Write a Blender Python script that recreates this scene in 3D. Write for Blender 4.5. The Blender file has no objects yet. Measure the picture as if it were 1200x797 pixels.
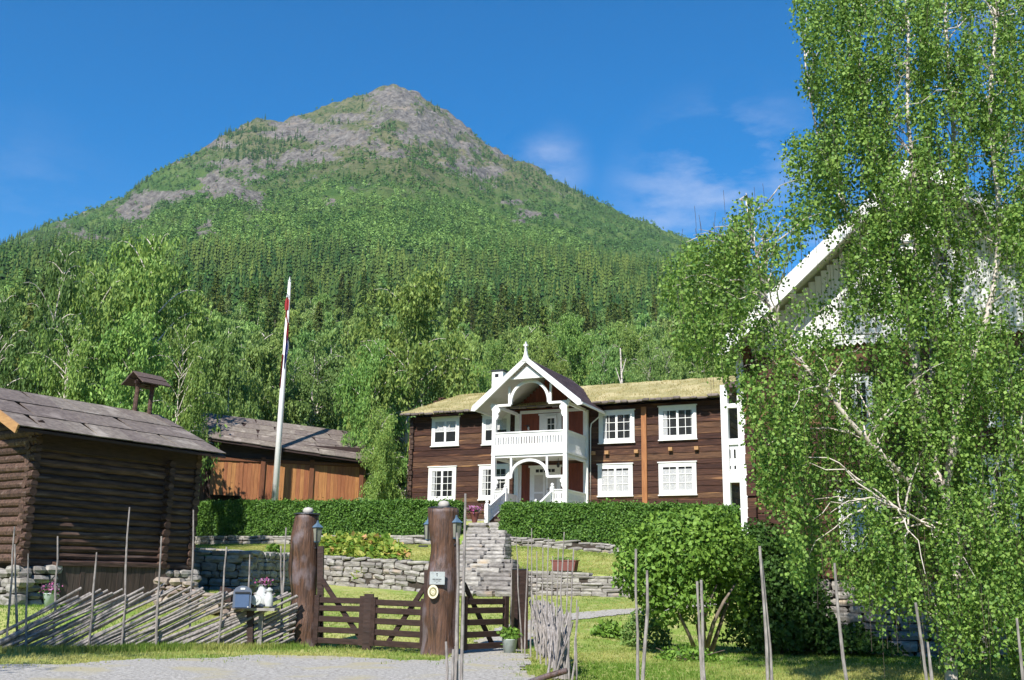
import bpy, math, random
import numpy as np
from mathutils import Vector, Matrix
random.seed(7); RNG = np.random.default_rng(7)
S = bpy.context.scene; C = S.collection
R_ = math.radians
# ---------------------------------------------------------------- camera
FPX = 1200.0; PITCH = R_(13.2); ROLL = 0.0157; EYE = np.array([0.0, 0.0, 1.6])
Fv = np.array([0, math.cos(PITCH), math.sin(PITCH)]); R0 = np.array([1.0, 0, 0]); U0 = np.array([0, -math.sin(PITCH), math.cos(PITCH)])
Rv = math.cos(ROLL)*R0 + math.sin(ROLL)*U0; Uv = math.cos(ROLL)*U0 - math.sin(ROLL)*R0
cd = bpy.data.cameras.new('camera'); cam = bpy.data.objects.new('camera', cd); C.objects.link(cam)
cam.matrix_world = Matrix(((Rv[0], Uv[0], -Fv[0], EYE[0]), (Rv[1], Uv[1], -Fv[1], EYE[1]), (Rv[2], Uv[2], -Fv[2], EYE[2]), (0, 0, 0, 1)))
cd.sensor_width = 36; cd.lens = 36; cd.clip_end = 6000; cd.clip_start = 0.1
S.camera = cam
# ---------------------------------------------------------------- light
SUN_EL = R_(43); SUN_AZ = R_(21)      # sun behind the camera, a little to its left
W = bpy.data.worlds.new('World'); S.world = W; W.use_nodes = True
nt = W.node_tree; N = nt.nodes; L = nt.links; bg = N['Background']
sky = N.new('ShaderNodeTexSky'); sky.sky_type = 'NISHITA'; sky.sun_disc = False
sky.sun_elevation = SUN_EL; sky.sun_rotation = math.pi + SUN_AZ
sky.altitude = 300; sky.air_density = 1.0; sky.dust_density = 0.15; sky.ozone_density = 4.0
tc = N.new('ShaderNodeTexCoord'); nz = N.new('ShaderNodeTexNoise'); nz.inputs['Scale'].default_value = 7; nz.inputs['Detail'].default_value = 7; nz.inputs['Roughness'].default_value = .62
mp = N.new('ShaderNodeMapping'); mp.inputs['Scale'].default_value = (1, 1, 2.6); L.new(tc.outputs['Generated'], mp.inputs['Vector']); L.new(mp.outputs[0], nz.inputs['Vector'])
def mth(op, a, b=None, tree=None, clamp=False):
    t = tree or nt
    m = t.nodes.new('ShaderNodeMath'); m.operation = op; m.use_clamp = clamp
    for i, v in enumerate((a, b)):
        if v is None: continue
        if isinstance(v, (int, float)): m.inputs[i].default_value = v
        else: t.links.new(v, m.inputs[i])
    return m.outputs[0]
def cloud_zone(px, py, size):
    d = Fv + (px-600)/FPX*Rv + (398.5-py)/FPX*Uv; d = d/np.linalg.norm(d)
    vd = N.new('ShaderNodeVectorMath'); vd.operation = 'DISTANCE'; vd.inputs[1].default_value = d; L.new(tc.outputs['Generated'], vd.inputs[0])
    v_ = mth('SUBTRACT', 1.0, mth('DIVIDE', vd.outputs['Value'], size), clamp=True); return mth('MULTIPLY', v_, mth('MULTIPLY', v_, mth('SUBTRACT', 3.0, mth('MULTIPLY', v_, 2.0))))
z = mth('ADD', mth('ADD', cloud_zone(860, 262, .15), mth('MULTIPLY', cloud_zone(645, 195, .05), .5)), mth('MULTIPLY', cloud_zone(40, 240, .10), .16))
z = mth('ADD', z, mth('MULTIPLY', cloud_zone(1190, 10, .07), .6))
z = mth('MINIMUM', z, .5)
cm = mth('MULTIPLY', mth('MULTIPLY', mth('SUBTRACT', nz.outputs['Fac'], .45, clamp=True), 4.2, clamp=True), z)
mx = N.new('ShaderNodeMixRGB'); L.new(cm, mx.inputs['Fac']); mx.inputs['Color2'].default_value = (4.6, 5.1, 6.6, 1)
hs = N.new('ShaderNodeHueSaturation'); hs.inputs['Saturation'].default_value = 1.42; hs.inputs['Value'].default_value = 1.15; L.new(sky.outputs[0], hs.inputs['Color'])
L.new(hs.outputs[0], mx.inputs['Color1']); L.new(mx.outputs[0], bg.inputs['Color']); bg.inputs['Strength'].default_value = 0.098
sl = bpy.data.lights.new('sun', 'SUN'); sl.energy = 5.0; sl.angle = R_(.55); sl.color = (1.0, .945, .86)
so = bpy.data.objects.new('sun', sl); C.objects.link(so)
sdir = Vector((-math.sin(SUN_AZ)*math.cos(SUN_EL), -math.cos(SUN_AZ)*math.cos(SUN_EL), math.sin(SUN_EL)))
so.rotation_euler = sdir.to_track_quat('Z', 'Y').to_euler(); so.location = (0, -5, 60)
S.view_settings.view_transform = 'Standard'; S.view_settings.look = 'None'; S.view_settings.exposure = 0.63; S.view_settings.gamma = 1
S.render.engine = 'CYCLES'
S.render.resolution_x = 1024; S.render.resolution_y = 680
S.cycles.max_bounces = 8; S.cycles.transparent_max_bounces = 8; S.cycles.diffuse_bounces = 3; S.cycles.glossy_bounces = 2; S.cycles.volume_bounces = 0
HAZE = .00006
# ---------------------------------------------------------------- helpers
def ray(x, y): return Fv + (x-600)/FPX*Rv + (398.5-y)/FPX*Uv
def at(x, y, Y): d = ray(x, y); return EYE + d*Y/d[1]
def proj(P):
    v = np.asarray(P) - EYE; zz = v@Fv
    return 600 + FPX*(v@Rv)/zz, 398.5 - FPX*(v@Uv)/zz
def material(name):
    m = bpy.data.materials.new(name); m.use_nodes = True
    return m, m.node_tree, m.node_tree.nodes['Principled BSDF']
def rgb(c): return (c[0], c[1], c[2], 1)
def mat(name, c1, c2=None, scale=6, stretch=(1, 1, 1), rough=.8, bump=.0, island=.25, hue=.0, detail=5, spec=.3, metal=0, c3=None, s3=1.2, w3=.5, ramp=(.3, .7), stretch3=None):
    """noise mix of c1 and c2 (and patches of c3), brightness and colour varied per separate piece"""
    m, t, p = material(name); n = t.nodes; l = t.links
    p.inputs['Roughness'].default_value = rough; p.inputs['Specular IOR Level'].default_value = spec; p.inputs['Metallic'].default_value = metal
    if c2 is None: c2 = tuple(v*.8 for v in c1)
    g = n.new('ShaderNodeNewGeometry'); tcx = n.new('ShaderNodeTexCoord'); mpx = n.new('ShaderNodeMapping'); mpx.inputs['Scale'].default_value = stretch
    l.new(tcx.outputs['Object'], mpx.inputs['Vector'])
    sh = n.new('ShaderNodeVectorMath'); sh.operation = 'ADD'; cb = n.new('ShaderNodeCombineXYZ')
    k = mth('MULTIPLY', g.outputs['Random Per Island'], 37.0, t)
    for i in range(3): l.new(k, cb.inputs[i])
    l.new(mpx.outputs[0], sh.inputs[0]); l.new(cb.outputs[0], sh.inputs[1])
    nn = n.new('ShaderNodeTexNoise'); nn.inputs['Scale'].default_value = scale; nn.inputs['Detail'].default_value = detail; nn.inputs['Roughness'].default_value = .65
    l.new(sh.outputs[0], nn.inputs['Vector'])
    r = n.new('ShaderNodeMapRange'); r.inputs['From Min'].default_value = ramp[0]; r.inputs['From Max'].default_value = ramp[1]; l.new(nn.outputs['Fac'], r.inputs['Value'])
    mixn = n.new('ShaderNodeMixRGB'); mixn.inputs['Color1'].default_value = rgb(c1); mixn.inputs['Color2'].default_value = rgb(c2); l.new(r.outputs[0], mixn.inputs['Fac'])
    out = mixn.outputs[0]
    if c3:
        n3 = n.new('ShaderNodeTexNoise'); n3.inputs['Scale'].default_value = s3; n3.inputs['Detail'].default_value = 4
        if stretch3:
            m3 = n.new('ShaderNodeMapping'); m3.inputs['Scale'].default_value = stretch3; l.new(tcx.outputs['Object'], m3.inputs['Vector']); 
            s_ = n.new('ShaderNodeVectorMath'); s_.operation = 'ADD'; l.new(m3.outputs[0], s_.inputs[0]); l.new(cb.outputs[0], s_.inputs[1]); l.new(s_.outputs[0], n3.inputs['Vector'])
        else: l.new(sh.outputs[0], n3.inputs['Vector'])
        r3 = n.new('ShaderNodeMapRange'); r3.inputs['From Min'].default_value = w3; r3.inputs['From Max'].default_value = w3+.12; l.new(n3.outputs['Fac'], r3.inputs['Value'])
        m3x = n.new('ShaderNodeMixRGB'); l.new(r3.outputs[0], m3x.inputs['Fac']); l.new(out, m3x.inputs['Color1']); m3x.inputs['Color2'].default_value = rgb(c3); out = m3x.outputs[0]
    hsv = n.new('ShaderNodeHueSaturation'); l.new(out, hsv.inputs['Color'])
    l.new(mth('ADD', mth('MULTIPLY', g.outputs['Random Per Island'], 2*island, t), 1-island, t), hsv.inputs['Value'])
    if hue: l.new(mth('ADD', mth('MULTIPLY', g.outputs['Random Per Island'], hue, t), .5-hue/2, t), hsv.inputs['Hue'])
    l.new(hsv.outputs[0], p.inputs['Base Color'])
    if bump:
        b = n.new('ShaderNodeBump'); b.inputs['Strength'].default_value = bump; b.inputs['Distance'].default_value = .03; l.new(nn.outputs['Fac'], b.inputs['Height']); l.new(b.outputs[0], p.inputs['Normal'])
    return m
def leafmat(name, c1, c2, trans=.4, c3=None, attr=None, gloss=.05, objvar=0):
    m = bpy.data.materials.new(name); m.use_nodes = True; t = m.node_tree; n = t.nodes; l = t.links; n.clear()
    o = n.new('ShaderNodeOutputMaterial'); g = n.new('ShaderNodeNewGeometry')
    if attr:
        a = n.new('ShaderNodeAttribute'); a.attribute_name = attr; fac = a.outputs['Fac']
    else: fac = g.outputs['Random Per Island']
    cr = n.new('ShaderNodeValToRGB'); l.new(fac, cr.inputs[0]); cr.color_ramp.elements[0].color = rgb(c1); cr.color_ramp.elements[1].color = rgb(c2)
    if c3: e = cr.color_ramp.elements.new(.93); e.color = rgb(c2); cr.color_ramp.elements[-1].color = rgb(c3)
    d = n.new('ShaderNodeBsdfDiffuse'); tr = n.new('ShaderNodeBsdfTranslucent'); gl = n.new('ShaderNodeBsdfGlossy'); gl.inputs['Roughness'].default_value = .6
    gl.inputs['Color'].default_value = (.45, .55, .4, 1)
    hs2 = n.new('ShaderNodeHueSaturation'); hs2.inputs['Value'].default_value = 1.3; hs2.inputs['Hue'].default_value = .485; l.new(cr.outputs[0], hs2.inputs['Color'])
    col_ = cr.outputs[0]
    if objvar:
        oi = n.new('ShaderNodeObjectInfo'); ov = n.new('ShaderNodeHueSaturation'); l.new(col_, ov.inputs['Color']); l.new(mth('ADD', mth('MULTIPLY', oi.outputs['Random'], objvar, t), 1-objvar*.42, t), ov.inputs['Value']); l.new(mth('ADD', mth('MULTIPLY', mth('FRACT', mth('MULTIPLY', oi.outputs['Random'], 7.3, t), None, t), .045, t), .473, t), ov.inputs['Hue']); col_ = ov.outputs[0]; l.new(col_, hs2.inputs['Color'])
    l.new(col_, d.inputs['Color']); l.new(hs2.outputs[0], tr.inputs['Color'])
    m1 = n.new('ShaderNodeMixShader'); m1.inputs[0].default_value = trans; l.new(d.outputs[0], m1.inputs[1]); l.new(tr.outputs[0], m1.inputs[2])
    m2 = n.new('ShaderNodeMixShader'); m2.inputs[0].default_value = gloss; l.new(m1.outputs[0], m2.inputs[1]); l.new(gl.outputs[0], m2.inputs[2])
    l.new(m2.outputs[0], o.inputs['Surface'])
    return m
class MB:
    def __init__(s, dz=0): s.v = []; s.f = []; s.n = 0; s.dz = dz
    def add(s, v, f):
        v = np.asarray(v, float).reshape(-1, 3).copy(); v[:, 2] += s.dz
        s.v.append(v); s.f += [tuple(i+s.n for i in q) for q in f]; s.n += len(v)
    def box(s, c, d, rot=None, taper=1):
        x, y, z = (k/2 for k in d); v = np.array([[i*x*(taper if k > 0 else 1), j*y*(taper if k > 0 else 1), k*z] for k in (-1, 1) for j in (-1, 1) for i in (-1, 1)])
        if rot is not None: v = v@np.array(rot).T
        s.add(v+np.array(c), [(0, 2, 3, 1), (4, 5, 7, 6), (0, 1, 5, 4), (2, 6, 7, 3), (0, 4, 6, 2), (1, 3, 7, 5)])
    def bx(s, x0, x1, y0, y1, z0, z1): s.box(((x0+x1)/2, (y0+y1)/2, (z0+z1)/2), (abs(x1-x0), abs(y1-y0), abs(z1-z0)))
    def bar(s, a, b, w, h, up=(0, 0, 1), cham=0):
        a = np.array(a, float); b = np.array(b, float); d = b-a; ln = np.linalg.norm(d); d /= ln; u = np.array(up, float); r = np.cross(d, u); r /= np.linalg.norm(r); u = np.cross(r, d)
        if not cham: s.box((a+b)/2, (ln, w, h), np.array([d, r, u]).T); return
        c = cham; pr = [(-w/2+c, -h/2), (w/2-c, -h/2), (w/2, -h/2+c), (w/2, h/2-c), (w/2-c, h/2), (-w/2+c, h/2), (-w/2, h/2-c), (-w/2, -h/2+c)]
        v = [a+r*p+u*q for p, q in pr]+[b+r*p+u*q for p, q in pr]
        s.add(v, [tuple(range(8)), tuple(range(15, 7, -1))]+[(i, i+8, (i+1) % 8+8, (i+1) % 8) for i in range(8)])
    def tube(s, pts, rad, k=8, cap=True, jit=0):
        pts = np.array(pts, float); n = len(pts); rad = np.ones(n)*rad if np.isscalar(rad) else np.array(rad)
        t = np.gradient(pts, axis=0); t /= np.linalg.norm(t, axis=1)[:, None]+1e-9
        ref = np.array([0, 0, 1.]) if abs(t[0][2]) < .9 else np.array([1., 0, 0]); vs = []
        for i in range(n):
            r = np.cross(t[i], ref); r /= np.linalg.norm(r)+1e-9; u = np.cross(r, t[i]); a = np.arange(k)*2*math.pi/k
            rr = rad[i]*(1+(RNG.uniform(-jit, jit, k) if jit else 0))
            vs.append(pts[i]+(np.cos(a)*rr)[:, None]*r+(np.sin(a)*rr)[:, None]*u)
        f = [(i*k+j, i*k+(j+1) % k, (i+1)*k+(j+1) % k, (i+1)*k+j) for i in range(n-1) for j in range(k)]
        if cap: f += [tuple(range(k-1, -1, -1)), tuple((n-1)*k+j for j in range(k))]
        s.add(np.concatenate(vs), f)
    def lathe(s, c, prof, k=16, jit=0):
        a = np.arange(k)*2*math.pi/k; vs = []
        for r, z in prof:
            rr = r*(1+(RNG.uniform(-jit, jit, k) if jit else 0)); vs.append(np.stack([c[0]+np.cos(a)*rr, c[1]+np.sin(a)*rr, np.full(k, c[2]+z)], 1))
        n = len(prof); f = [(i*k+j, i*k+(j+1) % k, (i+1)*k+(j+1) % k, (i+1)*k+j) for i in range(n-1) for j in range(k)]+[tuple(range(k-1, -1, -1)), tuple((n-1)*k+j for j in range(k))]
        s.add(np.concatenate(vs), f)
    def prism(s, poly, axis, a, b):
        """poly = 2D outline; axis 'y' -> poly in xz extruded along y a..b ; 'x' -> poly in yz"""
        n = len(poly)
        mk = (lambda p, q: (p[0], q, p[1])) if axis == 'y' else ((lambda p, q: (q, p[0], p[1])) if axis == 'x' else (lambda p, q: (p[0], p[1], q)))
        v = [mk(p, a) for p in poly]+[mk(p, b) for p in poly]
        s.add(v, [tuple(range(n)), tuple(range(2*n-1, n-1, -1))]+[(i, (i+1) % n, (i+1) % n+n, i+n) for i in range(n)])
    def stone(s, c, d, rot=None, p=4., jit=.07):
        v = STONE_V.copy(); m = (np.abs(v)**p).sum(1)**(1/p); v = v/m[:, None]; v *= 1+RNG.uniform(-jit, jit, v.shape); v *= np.array(d)/2
        if rot is not None: v = v@np.array(rot).T
        s.add(v+np.array(c), STONE_F)
    def each(s, name, m, parent=None, smooth=False):
        """every added shape becomes an object of its own"""
        out = []; n0 = 0; fi = 0
        for v in s.v:
            b = MB(); b.v = [v]; b.n = len(v); n1 = n0+len(v); b.f = []
            while fi < len(s.f) and s.f[fi][0] < n1: b.f.append(tuple(i-n0 for i in s.f[fi])); fi += 1
            out.append(b.build(name, m, parent, smooth)); n0 = n1
        return out
    def build(s, name, m, parent=None, smooth=False, loc=None):
        me = bpy.data.meshes.new(name)
        if s.v:
            V = np.concatenate(s.v); me.from_pydata(V.tolist(), [], s.f)
        me.materials.append(m)
        if smooth: me.shade_smooth()
        o = bpy.data.objects.new(name, me); C.objects.link(o)
        if parent is not None: o.parent = parent
        if loc is not None: o.location = loc
        return o
g3 = [(i, j, k) for i in (-1, 0, 1) for j in (-1, 0, 1) for k in (-1, 0, 1) if (i, j, k) != (0, 0, 0)]
STONE_V = np.array(g3, float); _ix = {p: i for i, p in enumerate(g3)}; STONE_F = []
for ax in range(3):
    for sg in (-1, 1):
        for a in (-1, 0):
            for b in (-1, 0):
                q = []
                for da, db in ((0, 0), (1, 0), (1, 1), (0, 1)):
                    p = [0, 0, 0]; p[ax] = sg; p[(ax+1) % 3] = a+da; p[(ax+2) % 3] = b+db; q.append(_ix[tuple(p)])
                STONE_F.append(tuple(q if sg > 0 else q[::-1]))
def fastmesh(name, V, Q, m, parent=None, attrs=None, k=4, smooth=False):
    """V (n,3), Q (f,k) -> object"""
    me = bpy.data.meshes.new(name); V = np.asarray(V, np.float32); Q = np.asarray(Q, np.int32)
    me.vertices.add(len(V)); me.vertices.foreach_set('co', V.ravel()); me.loops.add(Q.size); me.loops.foreach_set('vertex_index', Q.ravel())
    me.polygons.add(len(Q)); me.polygons.foreach_set('loop_start', np.arange(0, Q.size, k, dtype=np.int32)); me.polygons.foreach_set('loop_total', np.full(len(Q), k, np.int32))
    me.update(calc_edges=True)
    for an, av in (attrs or {}).items():
        A = me.attributes.new(an, 'FLOAT', 'POINT'); A.data.foreach_set('value', np.asarray(av, np.float32).ravel())
    me.materials.append(m)
    if smooth: me.shade_smooth()
    o = bpy.data.objects.new(name, me); C.objects.link(o)
    if parent is not None: o.parent = parent
    return o
def tag(o, label=None, cat=None, group=None, kind=None):
    if label: o['label'] = label
    if cat: o['category'] = cat
    if group: o['group'] = group
    if kind: o['kind'] = kind
    elif cat == 'wall': o['kind'] = 'thing'
    return o
def thing(name, label, cat, loc=(0, 0, 0), rz=0, group=None):
    o = bpy.data.objects.new(name, None); C.objects.link(o); o.location = [float(q) for q in loc]; o.rotation_euler = (0, 0, rz); o.empty_display_size = .3
    return tag(o, label, cat, group)
def kids(o): return [c for c in bpy.data.objects if c.parent is o]
KID = {}
def copy_tree(o, parent=None):
    if o.name not in KID: KID[o.name] = kids(o)
    c = o.copy(); C.objects.link(c)
    if parent is not None: c.parent = parent
    for ch in KID[o.name]: copy_tree(ch, c)
    return c
def smooth(x): x = np.clip(x, 0, 1); return x*x*(3-2*x)
# value noise
_T = np.random.default_rng(3).random((256, 256))
def vnoise(x, y):
    xi = np.floor(x).astype(int); yi = np.floor(y).astype(int); fx = x-xi; fy = y-yi; fx = fx*fx*(3-2*fx); fy = fy*fy*(3-2*fy)
    a = _T[xi % 256, yi % 256]; b = _T[(xi+1) % 256, yi % 256]; c = _T[xi % 256, (yi+1) % 256]; d = _T[(xi+1) % 256, (yi+1) % 256]
    return (a*(1-fx)+b*fx)*(1-fy)+(c*(1-fx)+d*fx)*fy
def fbm(x, y, o=5, g=.5):
    s = 0; a = 1; t = 0
    for i in range(o): s = s+a*vnoise(x+17.3*i, y+9.1*i); t += a; a *= g; x = x*2.03; y = y*2.03
    return s/t
# ---------------------------------------------------------------- materials
M = {}
M['barnlog'] = mat('weathered_barn_log', (.135, .080, .060), (.018, .011, .010), 5, (.35, 3, 3), .8, .5, .4, c3=(.19, .14, .12), s3=2.2, w3=.62, stretch3=(.4, 3, 3))
M['houselog'] = mat('tarred_house_log', (.135, .062, .036), (.018, .008, .007), 9, (.22, 3, 4.5), .75, .8, .5, .03, c3=(.27, .135, .065), s3=1.6, w3=.60, stretch3=(.35, 2, 4))
M['oiledwood'] = mat('oiled_plank', (.40, .175, .07), (.24, .095, .038), 4, (3, 3, .35), .6, .25, .2, .02)
M['redwood'] = mat('red_brown_panel', (.22, .055, .026), (.13, .034, .018), 4, (3, 3, .4), .6, .2, .12)
M['postwood'] = mat('carved_post_wood', (.15, .075, .045), (.025, .015, .013), 7, (2.6, 2.6, .28), .5, 1.0, .1, c3=(.15, .115, .12), s3=1.6, w3=.52, stretch3=(1.5, 1.5, 1.1), spec=.5)
M['gatewood'] = mat('dark_gate_wood', (.055, .032, .027), (.024, .014, .012), 6, (.6, 3, 3), .6, .4, .3)
M['greywood'] = mat('grey_fence_wood', (.36, .33, .31), (.13, .115, .11), 9, (2, 2, .6), .85, .4, .32)
M['palewood'] = mat('pale_wood', (.46, .27, .12), (.30, .16, .07), 6, (2, .5, 2), .7, .3, .2)
M['doorwood'] = mat('grey_brown_plank', (.125, .088, .075), (.06, .042, .037), 5, (3, 3, .3), .8, .4, .3)
M['slate'] = mat('roof_slate', (.235, .195, .165), (.115, .092, .08), 6, (1, 1, 1), .8, .7, .2, .03, c3=(.31, .265, .23), s3=1.3, w3=.58)
M['tile'] = mat('porch_slate', (.125, .080, .075), (.075, .050, .05), 8, (1, 1, 1), .6, .4, .3, .03)
M['white'] = mat('white_paint', (.80, .80, .78), (.72, .72, .70), 5, (1, 1, 1), .5, .1, .04, spec=.4)
M['offwhite'] = mat('soffit_paint', (.55, .52, .48), (.48, .45, .42), 5, (1, 1, 1), .6, .1, .08)
M['stone'] = mat('grey_stone', (.385, .362, .335), (.145, .135, .125), 4.5, (1, 1, 2.5), .9, .7, .24, .03, c3=(.40, .32, .24), s3=.9, w3=.62)
M['stonebrown'] = mat('brown_boulder', (.40, .33, .27), (.20, .165, .14), 4, (1, 1, 1), .9, .6, .35, .04, c3=(.30, .19, .11), s3=1.2, w3=.6)
M['earth'] = mat('wall_core_earth', (.07, .055, .045), (.035, .028, .022), 8, (1, 1, 1), .95, .4, .1)
M['dark'] = mat('painted_dark', (.012, .012, .015), (.008, .008, .01), 3, rough=.5, island=0)  # near-black colour standing in for unlit depth behind openings
M['curtain'] = mat('lace_curtain', (.66, .66, .66), (.30, .31, .33), 19, (1, 1, .8), .9, 0, .05)
M['iron'] = mat('black_iron', (.03, .035, .045), (.02, .02, .025), 20, rough=.5, island=.1, spec=.5)
M['lampblue'] = mat('blue_painted_metal', (.10, .17, .25), (.07, .12, .18), 20, rough=.45, island=.05, spec=.5)
M['mailgrey'] = mat('blue_grey_plastic', (.13, .16, .22), (.105, .13, .18), 12, rough=.5, island=.05)
M['mailblue'] = mat('blue_letterbox_front', (.09, .14, .26), (.075, .12, .22), 12, rough=.45, island=.05)
M['enamel'] = mat('white_enamel', (.62, .64, .63), (.42, .44, .43), 9, rough=.4, island=.05, spec=.5, c3=(.35, .35, .33), s3=4, w3=.68)
M['plaque'] = mat('grey_plaque', (.42, .46, .46), (.30, .33, .34), 14, rough=.4, island=0)
M['cream'] = mat('cream_enamel', (.75, .70, .50), (.70, .66, .48), 14, rough=.5, island=0)
M['badge'] = mat('olive_badge_paint', (.22, .21, .08), (.18, .17, .07), 14, rough=.5, island=0)
M['letter'] = mat('dark_lettering', (.07, .08, .09), rough=.5, island=0)
M['terracotta'] = mat('brown_planter', (.20, .075, .06), (.15, .055, .045), 9, rough=.7, island=.05)
M['tin'] = mat('pale_green_tin', (.45, .52, .48), (.36, .42, .39), 9, rough=.5, island=.03)
M['palepot'] = mat('pale_blue_bucket', (.62, .72, .74), (.5, .6, .62), 9, rough=.5, island=.03)
M['flagred'] = mat('flag_red', (.42, .045, .05), rough=.8, island=0); M['flagblue'] = mat('flag_blue', (.015, .03, .16), rough=.8, island=0); M['flagwhite'] = mat('flag_white', (.75, .75, .75), rough=.8, island=0)
M['gravel'] = mat('gravel', (.50, .475, .44), (.24, .225, .20), 16, rough=.95, bump=1.0, island=0, c3=(.40, .36, .25), s3=.9, w3=.52, detail=12, ramp=(.38, .62))
M['birchbark'] = mat('birch_bark', (.72, .66, .60), (.50, .43, .38), 3, (1, 1, 2.5), .8, .4, .08, c3=(.035, .03, .028), s3=2.6, w3=.56, stretch3=(1.2, 1.2, 5))
M['twig'] = mat('brown_twig', (.12, .095, .075), (.07, .055, .045), 9, rough=.8, island=.2)
M['bark'] = mat('grey_bark', (.26, .21, .17), (.12, .095, .075), 5, (1, 1, .5), .9, .4, .15)
M['birchleaf'] = leafmat('birch_leaf', (.050, .140, .022), (.27, .41, .085), .26, gloss=.05)
M['midleaf'] = leafmat('pale_birch_leaf', (.09, .19, .038), (.28, .40, .09), .26, objvar=.3)
M['midleaf2'] = leafmat('dark_birch_leaf', (.06, .13, .032), (.16, .25, .065), .3)
M['midleaf3'] = leafmat('bluish_birch_leaf', (.105, .20, .048), (.26, .38, .10), .3, objvar=.5)
M['hedgeleaf'] = leafmat('hedge_leaf', (.035, .105, .012), (.13, .25, .035), .15, gloss=.06)
M['bushleaf'] = leafmat('lilac_leaf', (.075, .17, .020), (.22, .37, .055), .24, gloss=.06)
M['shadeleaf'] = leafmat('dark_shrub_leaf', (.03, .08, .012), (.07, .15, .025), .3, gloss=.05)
M['bedleaf'] = leafmat('broad_bed_leaf', (.10, .24, .03), (.42, .46, .09), .35, (.65, .28, .16), gloss=.05)
M['flower'] = leafmat('pink_flower', (.45, .06, .22), (.65, .40, .62), .3, gloss=.02)
M['grass'] = leafmat('grass_blade', (.14, .25, .035), (.46, .44, .15), .4, attr='tint', gloss=.03)
M['sodgrass'] = leafmat('sod_grass', (.28, .25, .09), (.52, .43, .21), .35, gloss=.02)
M['spruce'] = leafmat('spruce_needles', (.028, .080, .020), (.145, .20, .042), .25, attr='tint', gloss=.03)
M['spruce2'] = leafmat('near_spruce_needles', (.035, .090, .020), (.15, .19, .040), .3, gloss=.03, objvar=.6)
M['farleaf'] = leafmat('far_birch_leaf', (.085, .19, .045), (.26, .41, .11), .3, attr='tint', gloss=.03)
# glass: thin sheet, see-through with reflections
def glassmat():
    m = bpy.data.materials.new('window_glass'); m.use_nodes = True; t = m.node_tree; n = t.nodes; n.clear(); o = n.new('ShaderNodeOutputMaterial')
    tr = n.new('ShaderNodeBsdfTransparent'); gl = n.new('ShaderNodeBsdfGlossy'); gl.inputs['Roughness'].default_value = .03; fr = n.new('ShaderNodeLayerWeight')
    mx_ = n.new('ShaderNodeMixShader'); t.links.new(mth('ADD', mth('MULTIPLY', mth('POWER', fr.outputs['Facing'], 4.0, t), .8, t), .06, t), mx_.inputs[0]); t.links.new(tr.outputs[0], mx_.inputs[1]); t.links.new(gl.outputs[0], mx_.inputs[2]); t.links.new(mx_.outputs[0], o.inputs[0]); return m
M['glass'] = glassmat()
# ---------------------------------------------------------------- terrain
HP = np.array([1.8806, 53.0]); HA = R_(25); HE = np.array([math.cos(HA), -math.sin(HA)]); HN = np.array([-math.sin(HA), -math.cos(HA)])
def so_of(X, Y): dx = X-HP[0]; dy = Y-HP[1]; return dx*HE[0]+dy*HE[1], dx*HN[0]+dy*HN[1]
def xy_of(s, o): return HP[0]+s*HE[0]+o*HN[0], HP[1]+s*HE[1]+o*HN[1]
def zwallU(s): return np.where(s < 1, 3.1, 3.1-.07*(s-1))
def ztopL(s): return 2.22-.05*s
def zbotL(s): return np.where(s < 0, 1.12-.045*s, 1.08)
def Hnear(X, Y):
    s, o = so_of(X, Y)
    zU = zwallU(s); zH = zU+.42; tL = ztopL(s); bL = zbotL(s)
    def seg(a, b, za, zb): return za+(zb-za)*smooth((o-a)/(b-a))
    z = np.where(o < -8, 4.4+(-8-o)*.16, 4.4)
    z = np.where(o > 3.2, seg(3.2, 5, 4.4, 4.12), z); z = np.where(o > 5, seg(5, 6.6, 4.12, 1*zH), z)
    z = np.where(o > 6.85, seg(6.85, 7.2, zH, zU), z); z = np.where(o > 7.2, seg(7.2, 12.0, zU, tL), z)
    z = np.where(o > 12.1, seg(12.1, 12.5, tL, bL), z); z = np.where(o > 12.5, bL*(1-np.clip((o-12.5)/13.5, 0, 1)**1.15), z)
    zs = np.interp(o, [-20, -8, 3, 20], [6.4, 4.4, 3.7, 0])
    w = smooth((s-10.2)/3.5); z = z*(1-w)+zs*w
    w = smooth((-19-s)/4); z = z*(1-w)+np.interp(o, [-20, -8, 3, 26], [6.4, 4.4, 3.9, .6])*w
    z = z+.75*smooth((Y-22.3)/5)*smooth((-5.5-X)/4)*smooth((40-Y)/7)
    tm = smooth((-8.6-X)/.8)*smooth((Y-35.75)/.35)*(o > 12.4); z = np.maximum(z, z*(1-tm)+tm*2.42)
    z = z-1.15*smooth((17-Y)/3)*smooth((Y-9)/2)*smooth((X+3)/2)
    z = z+.05*(fbm(X*.5, Y*.5, 3)-.5)
    return z
SKX = np.array([-400, -200, 0, 50, 100, 150, 175, 215, 245, 280, 300, 330, 360, 390, 430, 460, 490, 520, 550, 575, 610, 650, 700, 750, 790, 900, 1000, 1200, 1500])
SKY = np.array([350, 330, 291, 268, 252, 229, 210, 189, 171, 151, 143, 144, 136, 123, 109, 102, 110, 130, 152, 173, 190, 211, 236, 262, 277, 330, 370, 440, 500])
_az = []; _tt = []
for a, b in zip(SKX, SKY): d = ray(a, b); _az.append(math.atan2(d[0], d[1])); _tt.append(d[2]/math.hypot(d[0], d[1]))
TR = [0, 60, 80, 100, 150, 250, 400, 600, 900, 1200, 1500]; TT = [.07, .07, .10, .128, .168, .218, .268, .332, .398, .455, .514]
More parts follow.
